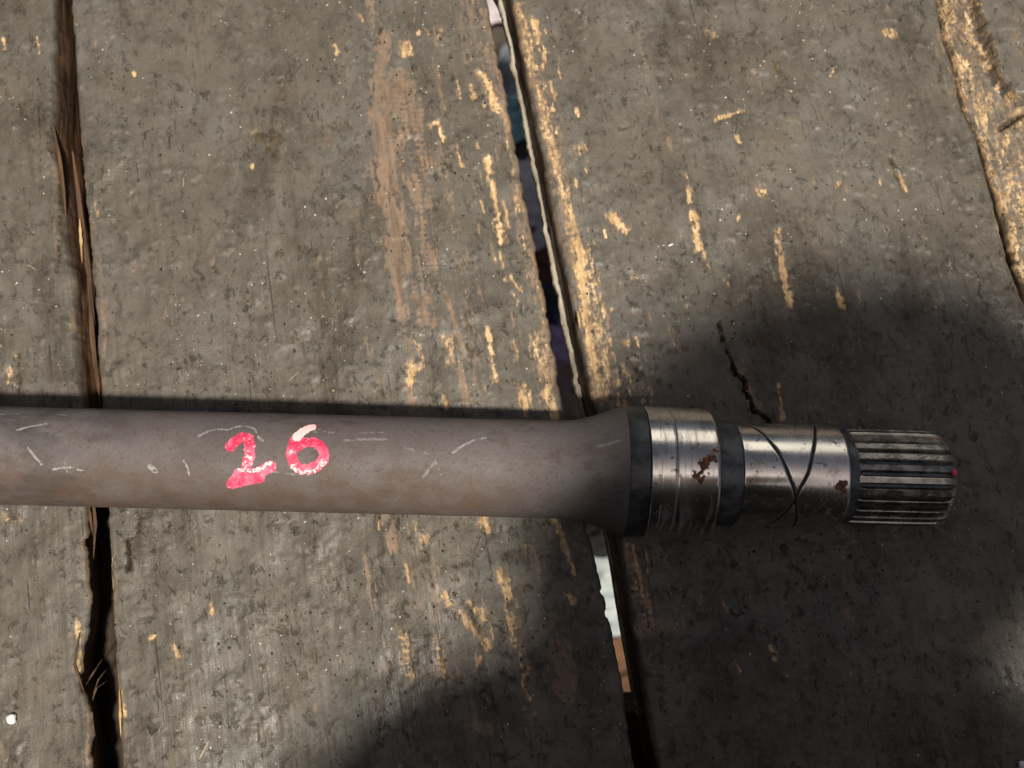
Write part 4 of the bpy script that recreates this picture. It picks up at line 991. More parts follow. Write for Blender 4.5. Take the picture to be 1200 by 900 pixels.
def steel_material():
    t = NT('ground steel with stains')
    rings = t.noise(1, 4, .6, t.map((2600, 12, 12))); big = t.noise(90, 5, .65); spots = t.noise(330, 4, .65); sm = t.noise(28, 3, .5, t.map((1, 1, 1), 0, (2, 5, 1)))
    c = t.mix(t.step(rings, .3, .7), (.68, .65, .60), (.74, .71, .66))
    c = t.mix(t.step(big, .50, .74, 0, .6), c, (.33, .27, .20))
    c = t.mix(t.step(spots, .60, .70, 0, .85), c, (.09, .07, .055))
    rust = t.step(t.math('ADD', t.attr('rust'), t.math('ADD', t.math('MULTIPLY', t.math('SUBTRACT', spots, .5), 2.6), t.math('MULTIPLY', t.math('SUBTRACT', t.noise(900, 3, .6), .5), 1.2))), .42, .85)
    c = t.mix(rust, c, t.mix(t.step(t.noise(700, 3, .6), .4, .62), (.10, .034, .018), (.26, .105, .055)))
    gr = t.attr('groove')
    c = t.mix(gr, c, (.010, .010, .011))
    keep = t.math('SUBTRACT', 1.0, t.math('MAXIMUM', rust, gr), clamp=True)
    metal = t.math('MULTIPLY', keep, t.step(spots, .60, .70, 1.0, .5))
    r = t.math('ADD', t.step(sm, .3, .7, .15, .26), t.step(rings, .3, .7, 0, .05))
    r = t.math('MAXIMUM', r, t.math('MULTIPLY', rust, .8)); r = t.math('MAXIMUM', r, t.math('MULTIPLY', gr, .65))
    b = t.bump(rings, .000012, .35, t.bump(spots, .00006, .3))
    return t.done(c, r, metal, b, .5)

def black_steel_material(name, c0, c1, rough=(.32, .55), metal=.55, speck=.7):
    t = NT(name); nz = t.noise(160, 5, .65); f = t.noise(900, 3, .65)
    c = t.mix(t.step(nz, .35, .68), c0, c1)
    c = t.mix(t.step(f, .66, .76, 0, speck), c, (.22, .21, .20))
    return t.done(c, t.step(nz, .3, .7, *rough), metal, t.bump(f, .00025, .5, t.bump(nz, .0004, .3)), .5)

def paint_material(name, red, pale):
    t = NT(name); f = t.noise(900, 3, .6); mid = t.noise(260, 3, .6)
    p = t.step(t.math('ADD', t.attr('pale'), t.math('MULTIPLY', t.math('SUBTRACT', f, .5), 2.6)), .42, .80)
    c = t.mix(t.step(mid, .35, .65), red, tuple(min(1, x * 1.25 + .01) for x in red))
    c = t.mix(t.step(mid, .42, .66, 0, .75), c, (.70, .15, .24)); c = t.mix(t.step(f, .56, .72, 0, .55), c, (.78, .42, .46)); c = t.mix(t.step(t.noise(1300, 3, .65), .60, .70, 0, .8), c, (.20, .07, .07))
    c = t.mix(p, c, pale)
    return t.done(c, .55, None, t.bump(f, .0002, .5), .4)

M_board = board_material()
M_side = wood_material('brown sawn timber', (.035, .02, .011), (.12, .066, .035))
M_fresh = wood_material('fresh split wood', (.30, .18, .075), (.56, .39, .19), 420)
M_pale = wood_material('pale raw edge', (.20, .17, .125), (.44, .39, .32), 500)
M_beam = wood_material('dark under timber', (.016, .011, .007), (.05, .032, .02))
M_bar = bar_material(); M_steel = steel_material()
M_band = black_steel_material('dark blued steel', (.045, .047, .05), (.10, .105, .11), (.34, .5), .6)
M_ring = black_steel_material('oily dark steel', (.045, .048, .052), (.14, .15, .16), (.36, .55), .5)
M_spline = black_steel_material('worn spline steel', (.045, .044, .042), (.13, .127, .118), (.24, .42), .85)
M_tooth = black_steel_material('rubbed spline tooth', (.19, .183, .165), (.44, .42, .38), (.20, .34), .95, .2)
M_red = paint_material('red paint marker', (.52, .028, .085), (.80, .60, .60))
M_dot = paint_material('pink paint', (.75, .05, .16), (.8, .3, .4))
M_chalk = plain_material('white chalk', (.19, .18, .175), (.33, .32, .31), 500, .9)
M_faint = plain_material('rubbed chalk', (.15, .14, .135), (.24, .23, .22), 500, .9)
M_ground = plain_material('packed earth', (.05, .042, .034), (.10, .085, .068), 14, .95, .004)

# ------------------------------------------------------------------ the setting: ground under the bench
gx = np.linspace(-6, 6, 121); GX, GY = np.meshgrid(gx, gx, indexing='ij')
GZ = -.90 + .012 * fbm(GX * 5, GY * 5, 3, 3) - .012
ground = make_mesh('ground', np.stack([GX, GY, GZ], -1).reshape(-1, 3), quads(121, 121)[:, ::-1].copy() if False else quads(121, 121)[:, [0, 3, 2, 1]], M_ground)
tag(ground, 'dark packed earth far below the bench top, seen through the gap', kind='structure')

# ------------------------------------------------------------------ the bench top: four planks over bearers
bench = tag(empty('workbench', (0, 0, -.9)), 'worn grey-black plank bench top the steel shaft lies on', 'workbench')
root = bench
HEIGHT = {}
def edge_fn(pts, seed, rag=.35):
    ys = np.array([p[1] for p in pts][::-1]); xs = np.array([p[0] for p in pts][::-1])
    s0 = (xs[1] - xs[0]) / (ys[1] - ys[0]); s1 = (xs[-1] - xs[-2]) / (ys[-1] - ys[-2])
    def f(y):
        x = np.interp(y, ys, xs)
        x = np.where(y < ys[0], xs[0] - .175 * (y - ys[0]), x); x = np.where(y > ys[-1], xs[-1] - .175 * (y - ys[-1]), x)
        return x + rag * (2 * fbm(y / 6., y * 0 + seed, seed, 3) - 1) * 2 + rag * .45 * (2 * fbm(y / 2.1, y * 0 + 3, seed + 5, 3) - 1) - rag * 2.2 * sstep(.66, .85, vnoise(y / 4.3, y * 0, seed + 9))
    return f
def rows(y0=-200, y1=480, fy0=-100, fy1=290, step=.8):
    return np.concatenate([np.arange(y0, fy0, 5.0), np.arange(fy0, fy1, step), np.arange(fy1, y1 + .1, 5.0)])

def plank(left, right, base, seed, fx0=None, fx1=None, thick=27., lside=(0, 0), rside=(0, 0), step=.8, lout=None, rout=None, extra=None):
    """left/right: x of the edges as functions of y; base(x, y): height of the top; *side: outward lean of the side faces at the foot"""
    Y = rows(); L = left(Y); R = right(Y)
    w = float(np.median(R - L)); n = int(w / step)
    sc = np.linspace(0, 1, n)
    if fx0 is not None or fx1 is not None:          # coarser beyond the picture
        xs = np.linspace(0, 1, 4000); xm = np.median(L) + xs * w
        dens = np.ones_like(xs)
        if fx0 is not None: dens[xm < fx0] = .15
        if fx1 is not None: dens[xm > fx1] = .15
        cum = np.concatenate([[0], np.cumsum((dens[1:] + dens[:-1]) / 2)]); cum /= cum[-1]
        n = int(dens.mean() * w / step); sc = np.interp(np.linspace(0, 1, n), cum, xs)
    X = L[:, None] + (R - L)[:, None] * sc[None]; YY = np.repeat(Y[:, None], n, 1)
    c, s = math.cos(math.radians(10)), math.sin(math.radians(10))
    U = X * c + YY * s; V = -X * s + YY * c            # across / along the grain
    bare = np.zeros_like(X); rub = np.zeros_like(X); crud = np.zeros_like(X)
    n1 = fbm(U / 1.6, V / 7., seed + 40, 3) - .5; n2 = fbm(U / 1.1, V / 1.6, seed + 60, 2) - .5; n3 = fbm(U / 6., V / 9., seed + 80, 2) - .5
    for kind, st, wd, pts in STROKES:
        m = wd * 3 + 4
        x0 = min(p[0] for p in pts) - m; x1 = max(p[0] for p in pts) + m; y0 = min(p[1] for p in pts) - m; y1 = max(p[1] for p in pts) + m
        k = (X > x0) & (X < x1) & (YY > y0) & (YY < y1)
        if not k.any(): continue
        d = polydist(X[k], YY[k], pts) / wd
        v = st * np.clip(1.12 - .62 * d + 1.7 * n1[k] + 1.3 * n2[k] + .8 * n3[k], 0, 1.05)
        v *= sstep(2.8, .9, d)
        if kind.endswith('C'):
            v *= np.clip(.74 + .30 * np.sin(2 * np.pi * (V[k] / 2.7 + 1.3 * n3[k] + .5 * n2[k] + .06 * U[k])) + .6 * n1[k], .15, 1.1)
        if kind[0] == 'Y': rub[k] = np.maximum(rub[k], .62 * st * np.clip(1.25 - .38 * d + 1.5 * n1[k] + 1.0 * n2[k], 0, 1) * sstep(3.2, 1.2, d))
        tgt = {'Y': bare, 'P': rub, 'D': crud}[kind[0]]
        tgt[k] = np.maximum(tgt[k], v)
    dl = X - L[:, None]; dr = R[:, None] - X
    # thin rubbed arris along both long edges
    ar = fbm(YY / 14., X * 0 + seed, seed + 7, 3)
    rub = np.maximum(rub, np.clip((ar - .35) * 2.2, 0, .75) * sstep(3.0, .5, np.minimum(dl, dr) + 2 * n1))
    Z = base(X, YY)
    Z = Z + 2.0 * (fbm(X / 45., YY / 60., seed, 3) - .5) + 1.5 * (fbm(U / 11., V / 18., seed + 10, 2) - .5) + .45 * (fbm(U / 1.9, V / 45., seed + 15, 2) - .5) + .26 * (fbm(U / 2.8, V / 4.5, seed + 20, 2) - .5)
    lump = fbm(X / 5.5, YY / 5.5, seed + 30, 3); Z += .55 * sstep(.60, .80, lump)
    Z -= .35 * bare + .22 * rub
    Z += crud * (.7 * n2 + .5 * n1 - .25)
    for wd, dp, pts in CRACKS:
        m = wd * 3 + 2
        x0 = min(p[0] for p in pts) - m; x1 = max(p[0] for p in pts) + m; y0 = min(p[1] for p in pts) - m; y1 = max(p[1] for p in pts) + m
        k = (X > x0) & (X < x1) & (YY > y0) & (YY < y1)
        if k.any():
            d = polydist(X[k] + 1.6 * n3[k] + 2.2 * n2[k], YY[k] + 2.0 * n1[k], pts) / wd
            f = sstep(1.25, .45, d); Z[k] -= dp * f; crud[k] = np.maximum(crud[k], .95 * f)
    for dd in (dl, dr):
        q = np.clip(1 - dd / 2.6, 0, 1); Z -= 2.0 * (1 - np.sqrt(np.clip(1 - q * q, 0, 1)))
    if extra: extra(X, YY, Z, bare, rub, crud, n1, n2, n3)
    HEIGHT[seed] = (X, YY, Z, L, R, Y)
    # side faces
    ns = 7; dep = np.array([.10, .22, .36, .52, .68, .84, 1.0]) * thick
    zl = Z[:, :1]; zr = Z[:, -1:]
    lo = (lout(Y)[:, None] if lout else np.full((len(Y), 1), lside[1])); ro = (rout(Y)[:, None] if rout else np.full((len(Y), 1), rside[1]))
    jl = (fbm(Y[:, None] / 30., dep[None] / 2.2, seed + 90, 3) - .5) * 2.2; jr = (fbm(Y[:, None] / 30., dep[None] / 2.2, seed + 95, 3) - .5) * 2.2
    sm = lambda a: np.convolve(np.pad(a, 20, mode='edge'), np.ones(41) / 41, 'valid')
    fade = np.clip(dep / thick * 3.5, 0, 1)[None]; Ls = L[:, None] * (1 - fade) + sm(L)[:, None] * fade; Rs = R[:, None] * (1 - fade) + sm(R)[:, None] * fade
    XL = Ls - lo * (dep / thick)[None] ** .8 + jl - .2; XR = Rs + ro * (dep / thick)[None] ** .8 + jr + .2
    ZL = zl - dep[None]; ZR = zr - dep[None]
    AX_ = np.concatenate([XL[:, ::-1], X, XR], 1); AZ = np.concatenate([ZL[:, ::-1], Z, ZR], 1)
    AY = np.repeat(Y[:, None], AX_.shape[1], 1); nc = AX_.shape[1]
    pad = lambda a: np.concatenate([np.zeros_like(XL), a, np.zeros_like(XR)], 1)
    side = np.concatenate([np.ones_like(XL), np.zeros_like(X), np.ones_like(XR)], 1)
    jj = np.arange((nc - 1) // 2 - 1); cap = np.stack([jj, jj + 1, nc - 2 - jj, nc - 1 - jj], -1)
    fc = np.concatenate([quads(len(Y), nc, True), cap[:, ::-1], cap + (len(Y) - 1) * nc])
    co = np.stack([AX_, AY, AZ], -1).reshape(-1, 3) / 1000.; co[:, 2] += .9
    o = make_mesh('plank', co, fc, M_board, root, True, dict(bare=pad(bare), rubbed=pad(rub), crud=pad(crud), side=side), 60)
    return o

f1, f2, f3, f4, f5, f6, f6b = (edge_fn(E1, 1, .55), edge_fn(E2, 2, .25), edge_fn(E3, 3, .38), edge_fn(E4, 4, .22), edge_fn(E5, 5, .22), edge_fn(E6, 6, .5), edge_fn(E6b, 7, .8))
far_left = lambda y: f1(y) * 0 - 395 - .175 * y
far_right = lambda y: f1(y) * 0 + 455 - .175 * y
def base_left(x, y): return -1.6 + 0 * x
def base_mid(x, y):
    s = (x - f2(y)) / (f3(y) - f2(y)); return -3.2 + 7.5 * sstep(.25, 1.05, s)
def base_right(x, y): return .1 + 0 * x
def base_far(x, y):
    d = x - f6(y); e = np.clip(d / np.maximum(f6b(y) - f6(y), 2), 0, 1)
    return -7.0 + 6.6 * sstep(.80, 1.05, e) + 2.2 * e
def extra_far(X, Y, Z, bare, rub, crud, n1, n2, n3):
    e = np.clip((X - f6(Y)) / np.maximum(f6b(Y) - f6(Y), 2), 0, 3)
    raw = sstep(1.12, .95, e + .25 * n1)
    bare[:] = np.maximum(bare, raw * np.clip(.52 + 1.3 * n1 + 1.0 * n2, .02, 1)); rub[:] = np.maximum(rub, raw * .45)
    crud[:] = np.maximum(crud, raw * np.clip(2.6 * n2 + 1.2 * n3 + .9 * n1 - .10, 0, .9))
    Z += raw * (1.3 * n1 + .5 * n2)
    k = polydist(X + 1.5 * n3, Y, [(231, 205), (240, 211), (252, 216)]); f = sstep(1.7, .5, k); Z -= 4 * f; crud[:] = np.maximum(crud, f)
lean_left = lambda y: -9.0 + 14.5 * sstep(25, 75, y) - 4.0 * sstep(180, 240, y) + 1.5 * vnoise(y / 20., y * 0, 31)
p_left = plank(far_left, f1, base_left, 101, fx0=-262, rout=lean_left)
p_mid = plank(f2, f3, base_mid, 202, rside=(0, -2.5))
p_right = plank(f4, f5, base_right, 303, lside=(0, 2.5))
p_far = plank(f6, far_right, base_far, 404, fx1=262, extra=extra_far, lside=(0, 3))
tag(p_far, 'plank with a split-off yellow raw edge')

def height_at(x, y):
    """top of the boards in mm at a point in mm, or None over a gap"""
    for X, YY, Z, L, R, Y in HEIGHT.values():
        i = int(np.clip(np.searchsorted(Y, y), 0, len(Y) - 1))
        if L[i] + 1.2 < x < R[i] - 1.2:
            j = int(np.clip(np.searchsorted(X[i], x), 0, X.shape[1] - 1)); return float(Z[i, j])
    return None

# raw lip along the foot of the right plank's inner side
ys = np.arange(-60, 285, 1.0); n = len(ys)
xl = f4(ys) - 3.4 + 1.6 * sstep(60, 0, ys) - .7 * (fbm(ys / 8., ys * 0, 55, 3) - .5) * 2
wd = .15 + .65 * vnoise(ys / 7., ys * 0, 56) + .35 * vnoise(ys / 1.7, ys * 0, 57)
zt = -19 + 1.2 * (fbm(ys / 6., ys * 0 + 3, 58, 2) - .5)
P = np.stack([np.stack([xl - wd, ys, zt - .5], -1), np.stack([xl - wd * .3, ys, zt + .3], -1), np.stack([xl + 1.5, ys, zt], -1), np.stack([xl + 1.5, ys, zt - 5], -1), np.stack([xl - wd, ys, zt - 5], -1)], 1)
co = P.reshape(-1, 3) / 1000; co[:, 2] += .9
make_mesh('splintered_edge', co, quads(n, 5, True), M_pale, p_right, False)

# splinters hanging in the left gap and on broken arrises
def splinter(pts, w, mat, parent, seed):
    """pts: (x, y, z) in mm; a tapered sliver with a ragged triangular section"""
    rr = random.Random(seed); pts = [Vector(p) for p in pts]
    N = 9; out = []
    for i in range(N):
        t = i / (N - 1) * (len(pts) - 1); k = min(int(t), len(pts) - 2); p = pts[k].lerp(pts[k + 1], t - k)
        ww = w * (1 - .85 * abs(2 * i / (N - 1) - .9) ** 1.5) * rr.uniform(.75, 1.2)
        for a in range(4):
            an = a * math.pi / 2 + .5 + rr.uniform(-.25, .25)
            out.append((p.x + ww * math.cos(an), p.y, p.z + .6 * ww * math.sin(an)))
    co = np.array(out) / 1000; co[:, 2] += .9
    fc = [tuple(q) for q in quads(N, 4, True)[:, ::-1]] + [(0, 1, 2, 3), tuple(range(4 * N - 1, 4 * N - 5, -1))]
    return make_mesh('splinter', co, fc, mat, parent, False)
def gm(t, y): return float(f1(np.array([y]))[0] * (1 - t) + f2(np.array([y]))[0] * t)
splinter([(gm(.0, 205), 205, -3), (gm(.15, 180), 180, -3.5), (gm(.05, 150), 150, -4)], 1.0, M_side, p_left, 1)
splinter([(gm(.55, 195), 195, -9), (gm(.6, 150), 150, -8), (gm(.7, 110), 110, -9)], 1.6, M_side, p_left, 2)
splinter([(gm(.55, 160), 160, -6), (gm(.5, 138), 138, -5.5)], .9, M_fresh, p_left, 3)
splinter([(gm(.55, 132), 132, -8), (gm(.62, 95), 95, -9), (gm(.7, 70), 70, -10)], 1.5, M_side, p_left, 4)
splinter([(gm(.2, 33), 33, -4), (gm(.3, 20), 20, -5), (gm(.15, 5), 5, -5)], .9, M_side, p_left, 5)
splinter([(gm(.05, 30), 30, -3), (gm(.1, 15), 15, -6)], .8, M_side, p_left, 6)
for i, (a, b, c_) in enumerate([(.05, .75, -6), (.2, .6, -8), (.0, .45, -7)]):
    y0 = -50 + 3.4 * i; b *= .8; splinter([(gm(a, y0), y0 - 4, c_ - 1), (gm((a + b) / 2, y0 + 3), y0 + 2, c_ - 1), (gm(b, y0 + 5), y0 + 5 + i, c_ - 4)], .5, M_side, p_left, 10 + i)
splinter([(gm(-.25, -27), -25, -.6), (gm(-.2, -38), -38, -.8), (gm(.0, -52), -52, -2)], .8, M_side, p_left, 20)
splinter([(gm(1.1, -50), -48, -2.5), (gm(1.1, -58), -58, -2.6), (gm(1.12, -67), -67, -3)], .8, M_fresh, p_mid, 21)
splinter([(gm(1.08, 5), 6, -3.4), (gm(1.06, -10), -8, -3.6)], .5, M_fresh, p_mid, 22)
splinter([(29.0, 113, 4.2), (30.2, 104, 4.0)], .6, M_fresh, p_mid, 23)

# bearers under the planks and legs
def beam(name, *a): return box(name, *a[:4], a[4] + .9, a[5] + .9, M_beam, root, seed=int(abs(a[0]) * 1000))
beam('crossbeam', -.40, .46, -.195, -.062, -.118, -.034)
beam('crossbeam', -.46, .40, .40, .47, -.118, -.034)
for sx, sy in ((-.36, -.15), (.40, -.15), (-.42, .435), (.34, .435)): beam('leg', sx - .035, sx + .035, sy - .03, sy + .03, -.9, -.119)
# dark filler strip added below the left gap to keep it black
fy = np.arange(-200, 400, 10.); q = []
for y in fy:
    c0 = gm(.5, y); q += [(c0 - 22, y, -62), (c0 + 22, y, -62), (c0 + 22, y, -33.5), (c0 - 22, y, -33.5)]
co = np.array(q) / 1000; co[:, 2] += .9
nf = len(fy); make_mesh('gap_dark_filler', co, [tuple(x) for x in quads(nf, 4, True)] + [(3, 2, 1, 0), tuple(4 * nf - 4 + i for i in range(4))], M_beam, root, False)

# ------------------------------------------------------------------ the splined shaft
O = Vector((0.0, .04085342, .02790013)); AXv = Vector((.99961186, -.0233982, -.015121)); UPv = Vector((.0151168643, -.000353844729, .999885671)); SDv = UPv.cross(AXv)
shaft = empty('axle_shaft')
mw = Matrix((AXv, SDv, UPv)).transposed().to_4x4(); mw.translation = O
shaft.matrix_world = mw
tag(shaft, 'brown steel axle shaft with splined end and red painted 26', 'axle shaft')

def lathe(name, prof, mat, parent=shaft, seg=192, attrs=None, sharp=28, cap0=True, cap1=True, wob=0):
    """prof: (x, r) in mm; turned about the shaft's axis"""
    x = np.array([p[0] for p in prof]); r = np.array([p[1] for p in prof])
    th = np.arange(seg) * 2 * np.pi / seg
    X = np.repeat(x[:, None], seg, 1); TH = np.repeat(th[None], len(x), 0); Rr = np.repeat(r[:, None], seg, 1)
    deg = (np.degrees(TH) + 180) % 360 - 180
    at = {}
    if attrs:
        dR, at = attrs(X, deg, Rr); Rr = Rr + dR
    co = np.stack([X, Rr * np.sin(TH), Rr * np.cos(TH)], -1).reshape(-1, 3)
    fc = quads(len(x), seg, True)[:, [0, 3, 2, 1]]
    if cap0 or cap1:
        fl = [tuple(int(v) for v in q) for q in fc]; n0 = len(co)
        co = np.concatenate([co, [[x[0], 0, 0], [x[-1], 0, 0]]])
        for k in range(seg):
            if cap0: fl.append((n0, k, (k + 1) % seg))
            b = (len(x) - 1) * seg
            if cap1: fl.append((n0 + 1, b + (k + 1) % seg, b + k))
        tri = [f for f in fl if len(f) == 3]; 
        at = {k: np.concatenate([v.ravel(), [0, 0]]) for k, v in at.items()}
        return make_mesh(name, co / 1000, fl, mat, parent, True, at, sharp)
    return make_mesh(name, co / 1000, fc, mat, parent, True, at, sharp)

def wrapdist(X, deg, r, pts):
    return polydist(X, np.radians(deg) * r, [(p[0], math.radians(p[1]) * r) for p in pts])

def bar_attrs(X, deg, R):
    nz = fbm(X / 14., deg / 25., 71, 3); n2 = fbm(X / 4., deg / 9., 72, 3)
    rust = sstep(8, -48, deg - 60 * (nz - .5)) * sstep(24, -20, X) * .9
    shade_grime = sstep(4, 30, X + 14 * (nz - .5)) * sstep(0, -62, deg) * .5  # shade painted into the flare's lower flank; next line adds grime patches
    shade_grime = np.maximum(shade_grime, .55 * sstep(.50, .68, fbm(X / 22., deg / 30., 75, 4)) * sstep(-70, -190, X))
    dR = .10 * (nz - .5) + .07 * (n2 - .5)
    return dR, dict(rust=rust, shade_grime=shade_grime)
xs = list(np.arange(-332, 18, 1.6))
prof = [(x, 19.62 + (.25 if x < -150 else 0) * 0) for x in xs]
fl = [(18, 19.62), (21, 19.70), (24, 19.98), (27, 20.5), (30, 21.25), (33, 22.15), (36, 23.15), (39, 24.2), (42, 25.3), (43.3, 25.75), (44.2, 26.0)]
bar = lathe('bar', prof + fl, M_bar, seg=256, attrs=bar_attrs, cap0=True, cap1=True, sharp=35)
lathe('shoulder_band', [(44.2, 24.0), (44.25, 25.9), (45.0, 26.25), (49.5, 26.3), (51.6, 26.25), (52.2, 25.8), (52.3, 24.5)], M_band, attrs=lambda X, d, R: (.05 * (fbm(X / 2, d / 8., 5, 2) - .5), {}))

def seat_attrs(X, deg, R):
    nz = fbm(X / 2.2, deg / 5., 81, 3)
    d = wrapdist(X, deg, 26.2, RUST_COLLAR[:3]); d2 = wrapdist(X, deg, 26.2, [RUST_COLLAR[3], RUST_COLLAR[4]])
    rust = np.clip(sstep(4.4, .6, d + 3.6 * (nz - .3)) + sstep(3.2, .5, d2 + 3 * (nz - .3)), 0, 1)
    g = sstep(.55, .2, np.abs(X - 61.9)); g2 = sstep(.35, .1, np.abs(X - 56.2)) * .35 * sstep(.45, .6, fbm(deg / 14., X * 0, 9, 2))
    stain = sstep(.5, .72, fbm(X / 1.2, deg / 22., 82, 3)) * sstep(-10, 40, np.abs(deg + 20)) * .25
    return -.22 * g - .05 * g2 + .05 * rust, dict(rust=np.clip(rust + .55 * g * sstep(.3, .6, fbm(X * 0, deg / 12., 84, 2)), 0, 1), groove=np.clip(.35 * g + g2 + stain, 0, 1))
xs = np.arange(52.6, 77.4, .3)
lathe('bearing_seat', [(52.3, 24.5), (52.4, 26.0)] + [(x, 26.2) for x in xs] + [(77.7, 26.05), (78.3, 25.6), (78.7, 24.9), (79.0, 23.6), (79.1, 20.5)], M_steel, seg=384, attrs=seat_attrs, sharp=40)
lathe('collar_ring', [(79.1, 19), (79.15, 20.7), (79.8, 21.05), (83, 21.1), (87.0, 21.05), (88.2, 20.95), (88.5, 20.4), (88.55, 19)], M_ring, attrs=lambda X, d, R: (.09 * (fbm(X / 1.5, d / 6., 6, 3) - .5), {}))
GA = [(88, 112.), (91.2, 84.)] + OIL_GROOVES[0] + [(112.2, -80), (113.5, -120)]
GB = [(124, 110), (122, 88)] + OIL_GROOVES[1] + [(96, -100), (92, -118)]
def journal_attrs(X, deg, R):
    nz = fbm(X / 2.5, deg / 6., 91, 3)
    d = np.minimum(wrapdist(X, deg, 20.5, GA), wrapdist(X, deg, 20.5, GB))
    g = sstep(.74, .50, d + .3 * (nz - .5)); rim = sstep(1.5, .7, d) * .12
    rust = sstep(4.2, 1.0, wrapdist(X, deg, 20.5, RUST_JOURNAL) + 3.6 * (nz - .3))
    dirt = .22 * sstep(.58, .76, fbm(X / 3., deg / 10., 93, 4))
    return -.28 * g, dict(rust=rust, groove=np.clip(np.maximum(g, rim * 0 + dirt), 0, 1))
lathe('journal', [(88.55, 19), (88.6, 20.2)] + [(x, 20.5) for x in np.arange(88.9, 129.2, .26)] + [(129.3, 20.35), (129.6, 20.0), (129.65, 18.5)], M_steel, seg=512, attrs=journal_attrs, sharp=45)
lathe('undercut', [(129.65, 18.0), (129.7, 19.7), (130.6, 19.35), (131.6, 19.1), (133.2, 19.05), (134.2, 18.6), (134.9, 17.6), (135.3, 16.6)], M_ring, attrs=lambda X, d, R: (.06 * (fbm(X / 1.5, d / 6., 8, 3) - .5), {}))
spl = lathe('spline', [(134.6, 15.0), (134.7, 17.35), (140, 17.35), (168, 17.35), (170.6, 17.0), (171.4, 15.6), (171.5, 4.2), (169.5, 2.8), (166.5, .3)], M_ring, attrs=lambda X, d, R: (.05 * (fbm(X / 1.5, d / 6., 18, 3) - .5) * (R > 15), {}))
# one tooth, then copies round the shaft
def tooth_mesh(seed):
    rr = np.random.default_rng(seed)
    xs = np.array([133.4, 134.0, 135.0, 137, 141, 146, 151, 156, 161, 165.5, 168.2, 169.8, 170.9, 171.4])
    tip = np.array([18.9, 19.1, 19.2, 19.25, 19.25, 19.25, 19.25, 19.25, 19.25, 19.2, 19.0, 18.5, 17.8, 17.0])
    co = []
    for x, t in zip(xs, tip):
        j = rr.normal(0, .015, 4)
        root_r = 17.0; h = max(t - root_r, .2)
        wr = 1.72; wt = 1.28 + (.18 if x < 135 else 0) ; wm = (wr + wt) / 2 + .06
        for y, z in ((-wr, root_r), (-wm + j[0] * .5, root_r + .55 * h), (-wt + j[1], root_r + .90 * h), (-wt + .28, root_r + h + j[2] * .6), (wt - .28, root_r + h + j[3] * .6), (wt, root_r + .90 * h), (wm, root_r + .55 * h), (wr, root_r)):
            co.append((x, y, z))
    n = len(xs); fc = [tuple(int(v) for v in q) for q in quads(n, 8, True)[:, ::-1]] + [tuple(range(8)), tuple(range(8 * n - 1, 8 * n - 9, -1))]
    return np.array(co) / 1000, fc
protos = [tooth_mesh(s) for s in (1, 2, 3)]; proto_obj = []
NT_ = 25; phase = 5.0
for k in range(NT_):
    if k < 3:
        o = make_mesh('tooth', protos[k][0], protos[k][1], M_tooth, spl, True, None, 18); proto_obj.append(o)
    else:
        o = proto_obj[k % 3].copy(); col.objects.link(o); o.parent = spl
    o.rotation_euler = (-math.radians(phase + k * 360 / NT_), 0, 0)
# hub at the far end, beyond the picture, that the shaft also rests on
lathe('hub_flange', [(-362, 8), (-362, 33.0), (-360, 34.2), (-346, 34.2), (-344, 33.4), (-340, 25), (-334, 21), (-331, 19.7), (-330, 15)], M_bar, attrs=lambda X, d, R: (0 * X, dict(rust=.3 + 0 * X, shade_grime=0 * X)))

# paint and chalk on the bar: thin skins that follow the round surface
def skin(name, strokes, mat, r0, lift=.09, cell=.2, keep=None, pale=None, seed=0, rough=.45):
    xs = [p[0] for s, w in strokes for p in s]; ds = [p[1] for s, w in strokes for p in s]; wm = max(w for s, w in strokes) + .8
    rr = r0(np.array([np.mean(xs)]))[0] if callable(r0) else r0
    X = np.arange(min(xs) - wm, max(xs) + wm, cell); D = np.arange(min(ds) - math.degrees(wm / rr), max(ds) + math.degrees(wm / rr), math.degrees(cell / rr))
    GX_, GD = np.meshgrid(X, D, indexing='ij')
    d = np.full(GX_.shape, 9.)
    for s, w in strokes: d = np.minimum(d, wrapdist(GX_, GD, rr, s) - w)
    nz = fbm(GX_ / .9, GD / 2.6, seed, 3) - .5
    inside = d + rough * 2 * nz < 0
    if keep is not None: inside &= keep(GX_, GD, d)
    Rr = (r0(GX_) if callable(r0) else r0) + lift + .05 * nz
    th = np.radians(GD)
    co = np.stack([GX_, Rr * np.sin(th), Rr * np.cos(th)], -1).reshape(-1, 3) / 1000
    nr, nc = GX_.shape; q = quads(nr, nc)[:, [0, 1, 2, 3]]
    ins = inside.ravel(); q = q[ins[q].sum(1) >= 3]
    used, inv = np.unique(q.ravel(), return_inverse=True)
    at = {'pale': (pale(GX_, GD).ravel()[used] if pale else np.zeros(len(used)))}
    if len(q) == 0: return None
    return make_mesh(name, co[used], inv.reshape(-1, 4)[:, ::-1].copy(), mat, shaft, True, at)
def pale_two(X, D):
    a = sstep(3.2, .8, wrapdist(X, D, 19.6, DIGIT_TWO[0][0][-2:])) * .55
    top = DIGIT_TWO[1][0]; b = sstep(1.4, .5, wrapdist(X, D - 4.5, 19.6, top[2:])) * .62
    c = sstep(2.2, .6, wrapdist(X, D, 19.6, DIGIT_TWO[0][0][2:4])) * .28
    return np.maximum(np.maximum(a, b), c)
def pale_six(X, D):
    s = DIGIT_SIX[0][0]
    a = sstep(2.6, 1.2, wrapdist(X, D, 19.6, s[:3])) * 1.3; b = sstep(2.0, .4, wrapdist(X, D + 3.5, 19.6, s[5:10])) * .62
    c = sstep(1.0, .3, wrapdist(X, D, 19.6, s[3:5])) * .5
    return np.maximum(np.maximum(a, b), c)
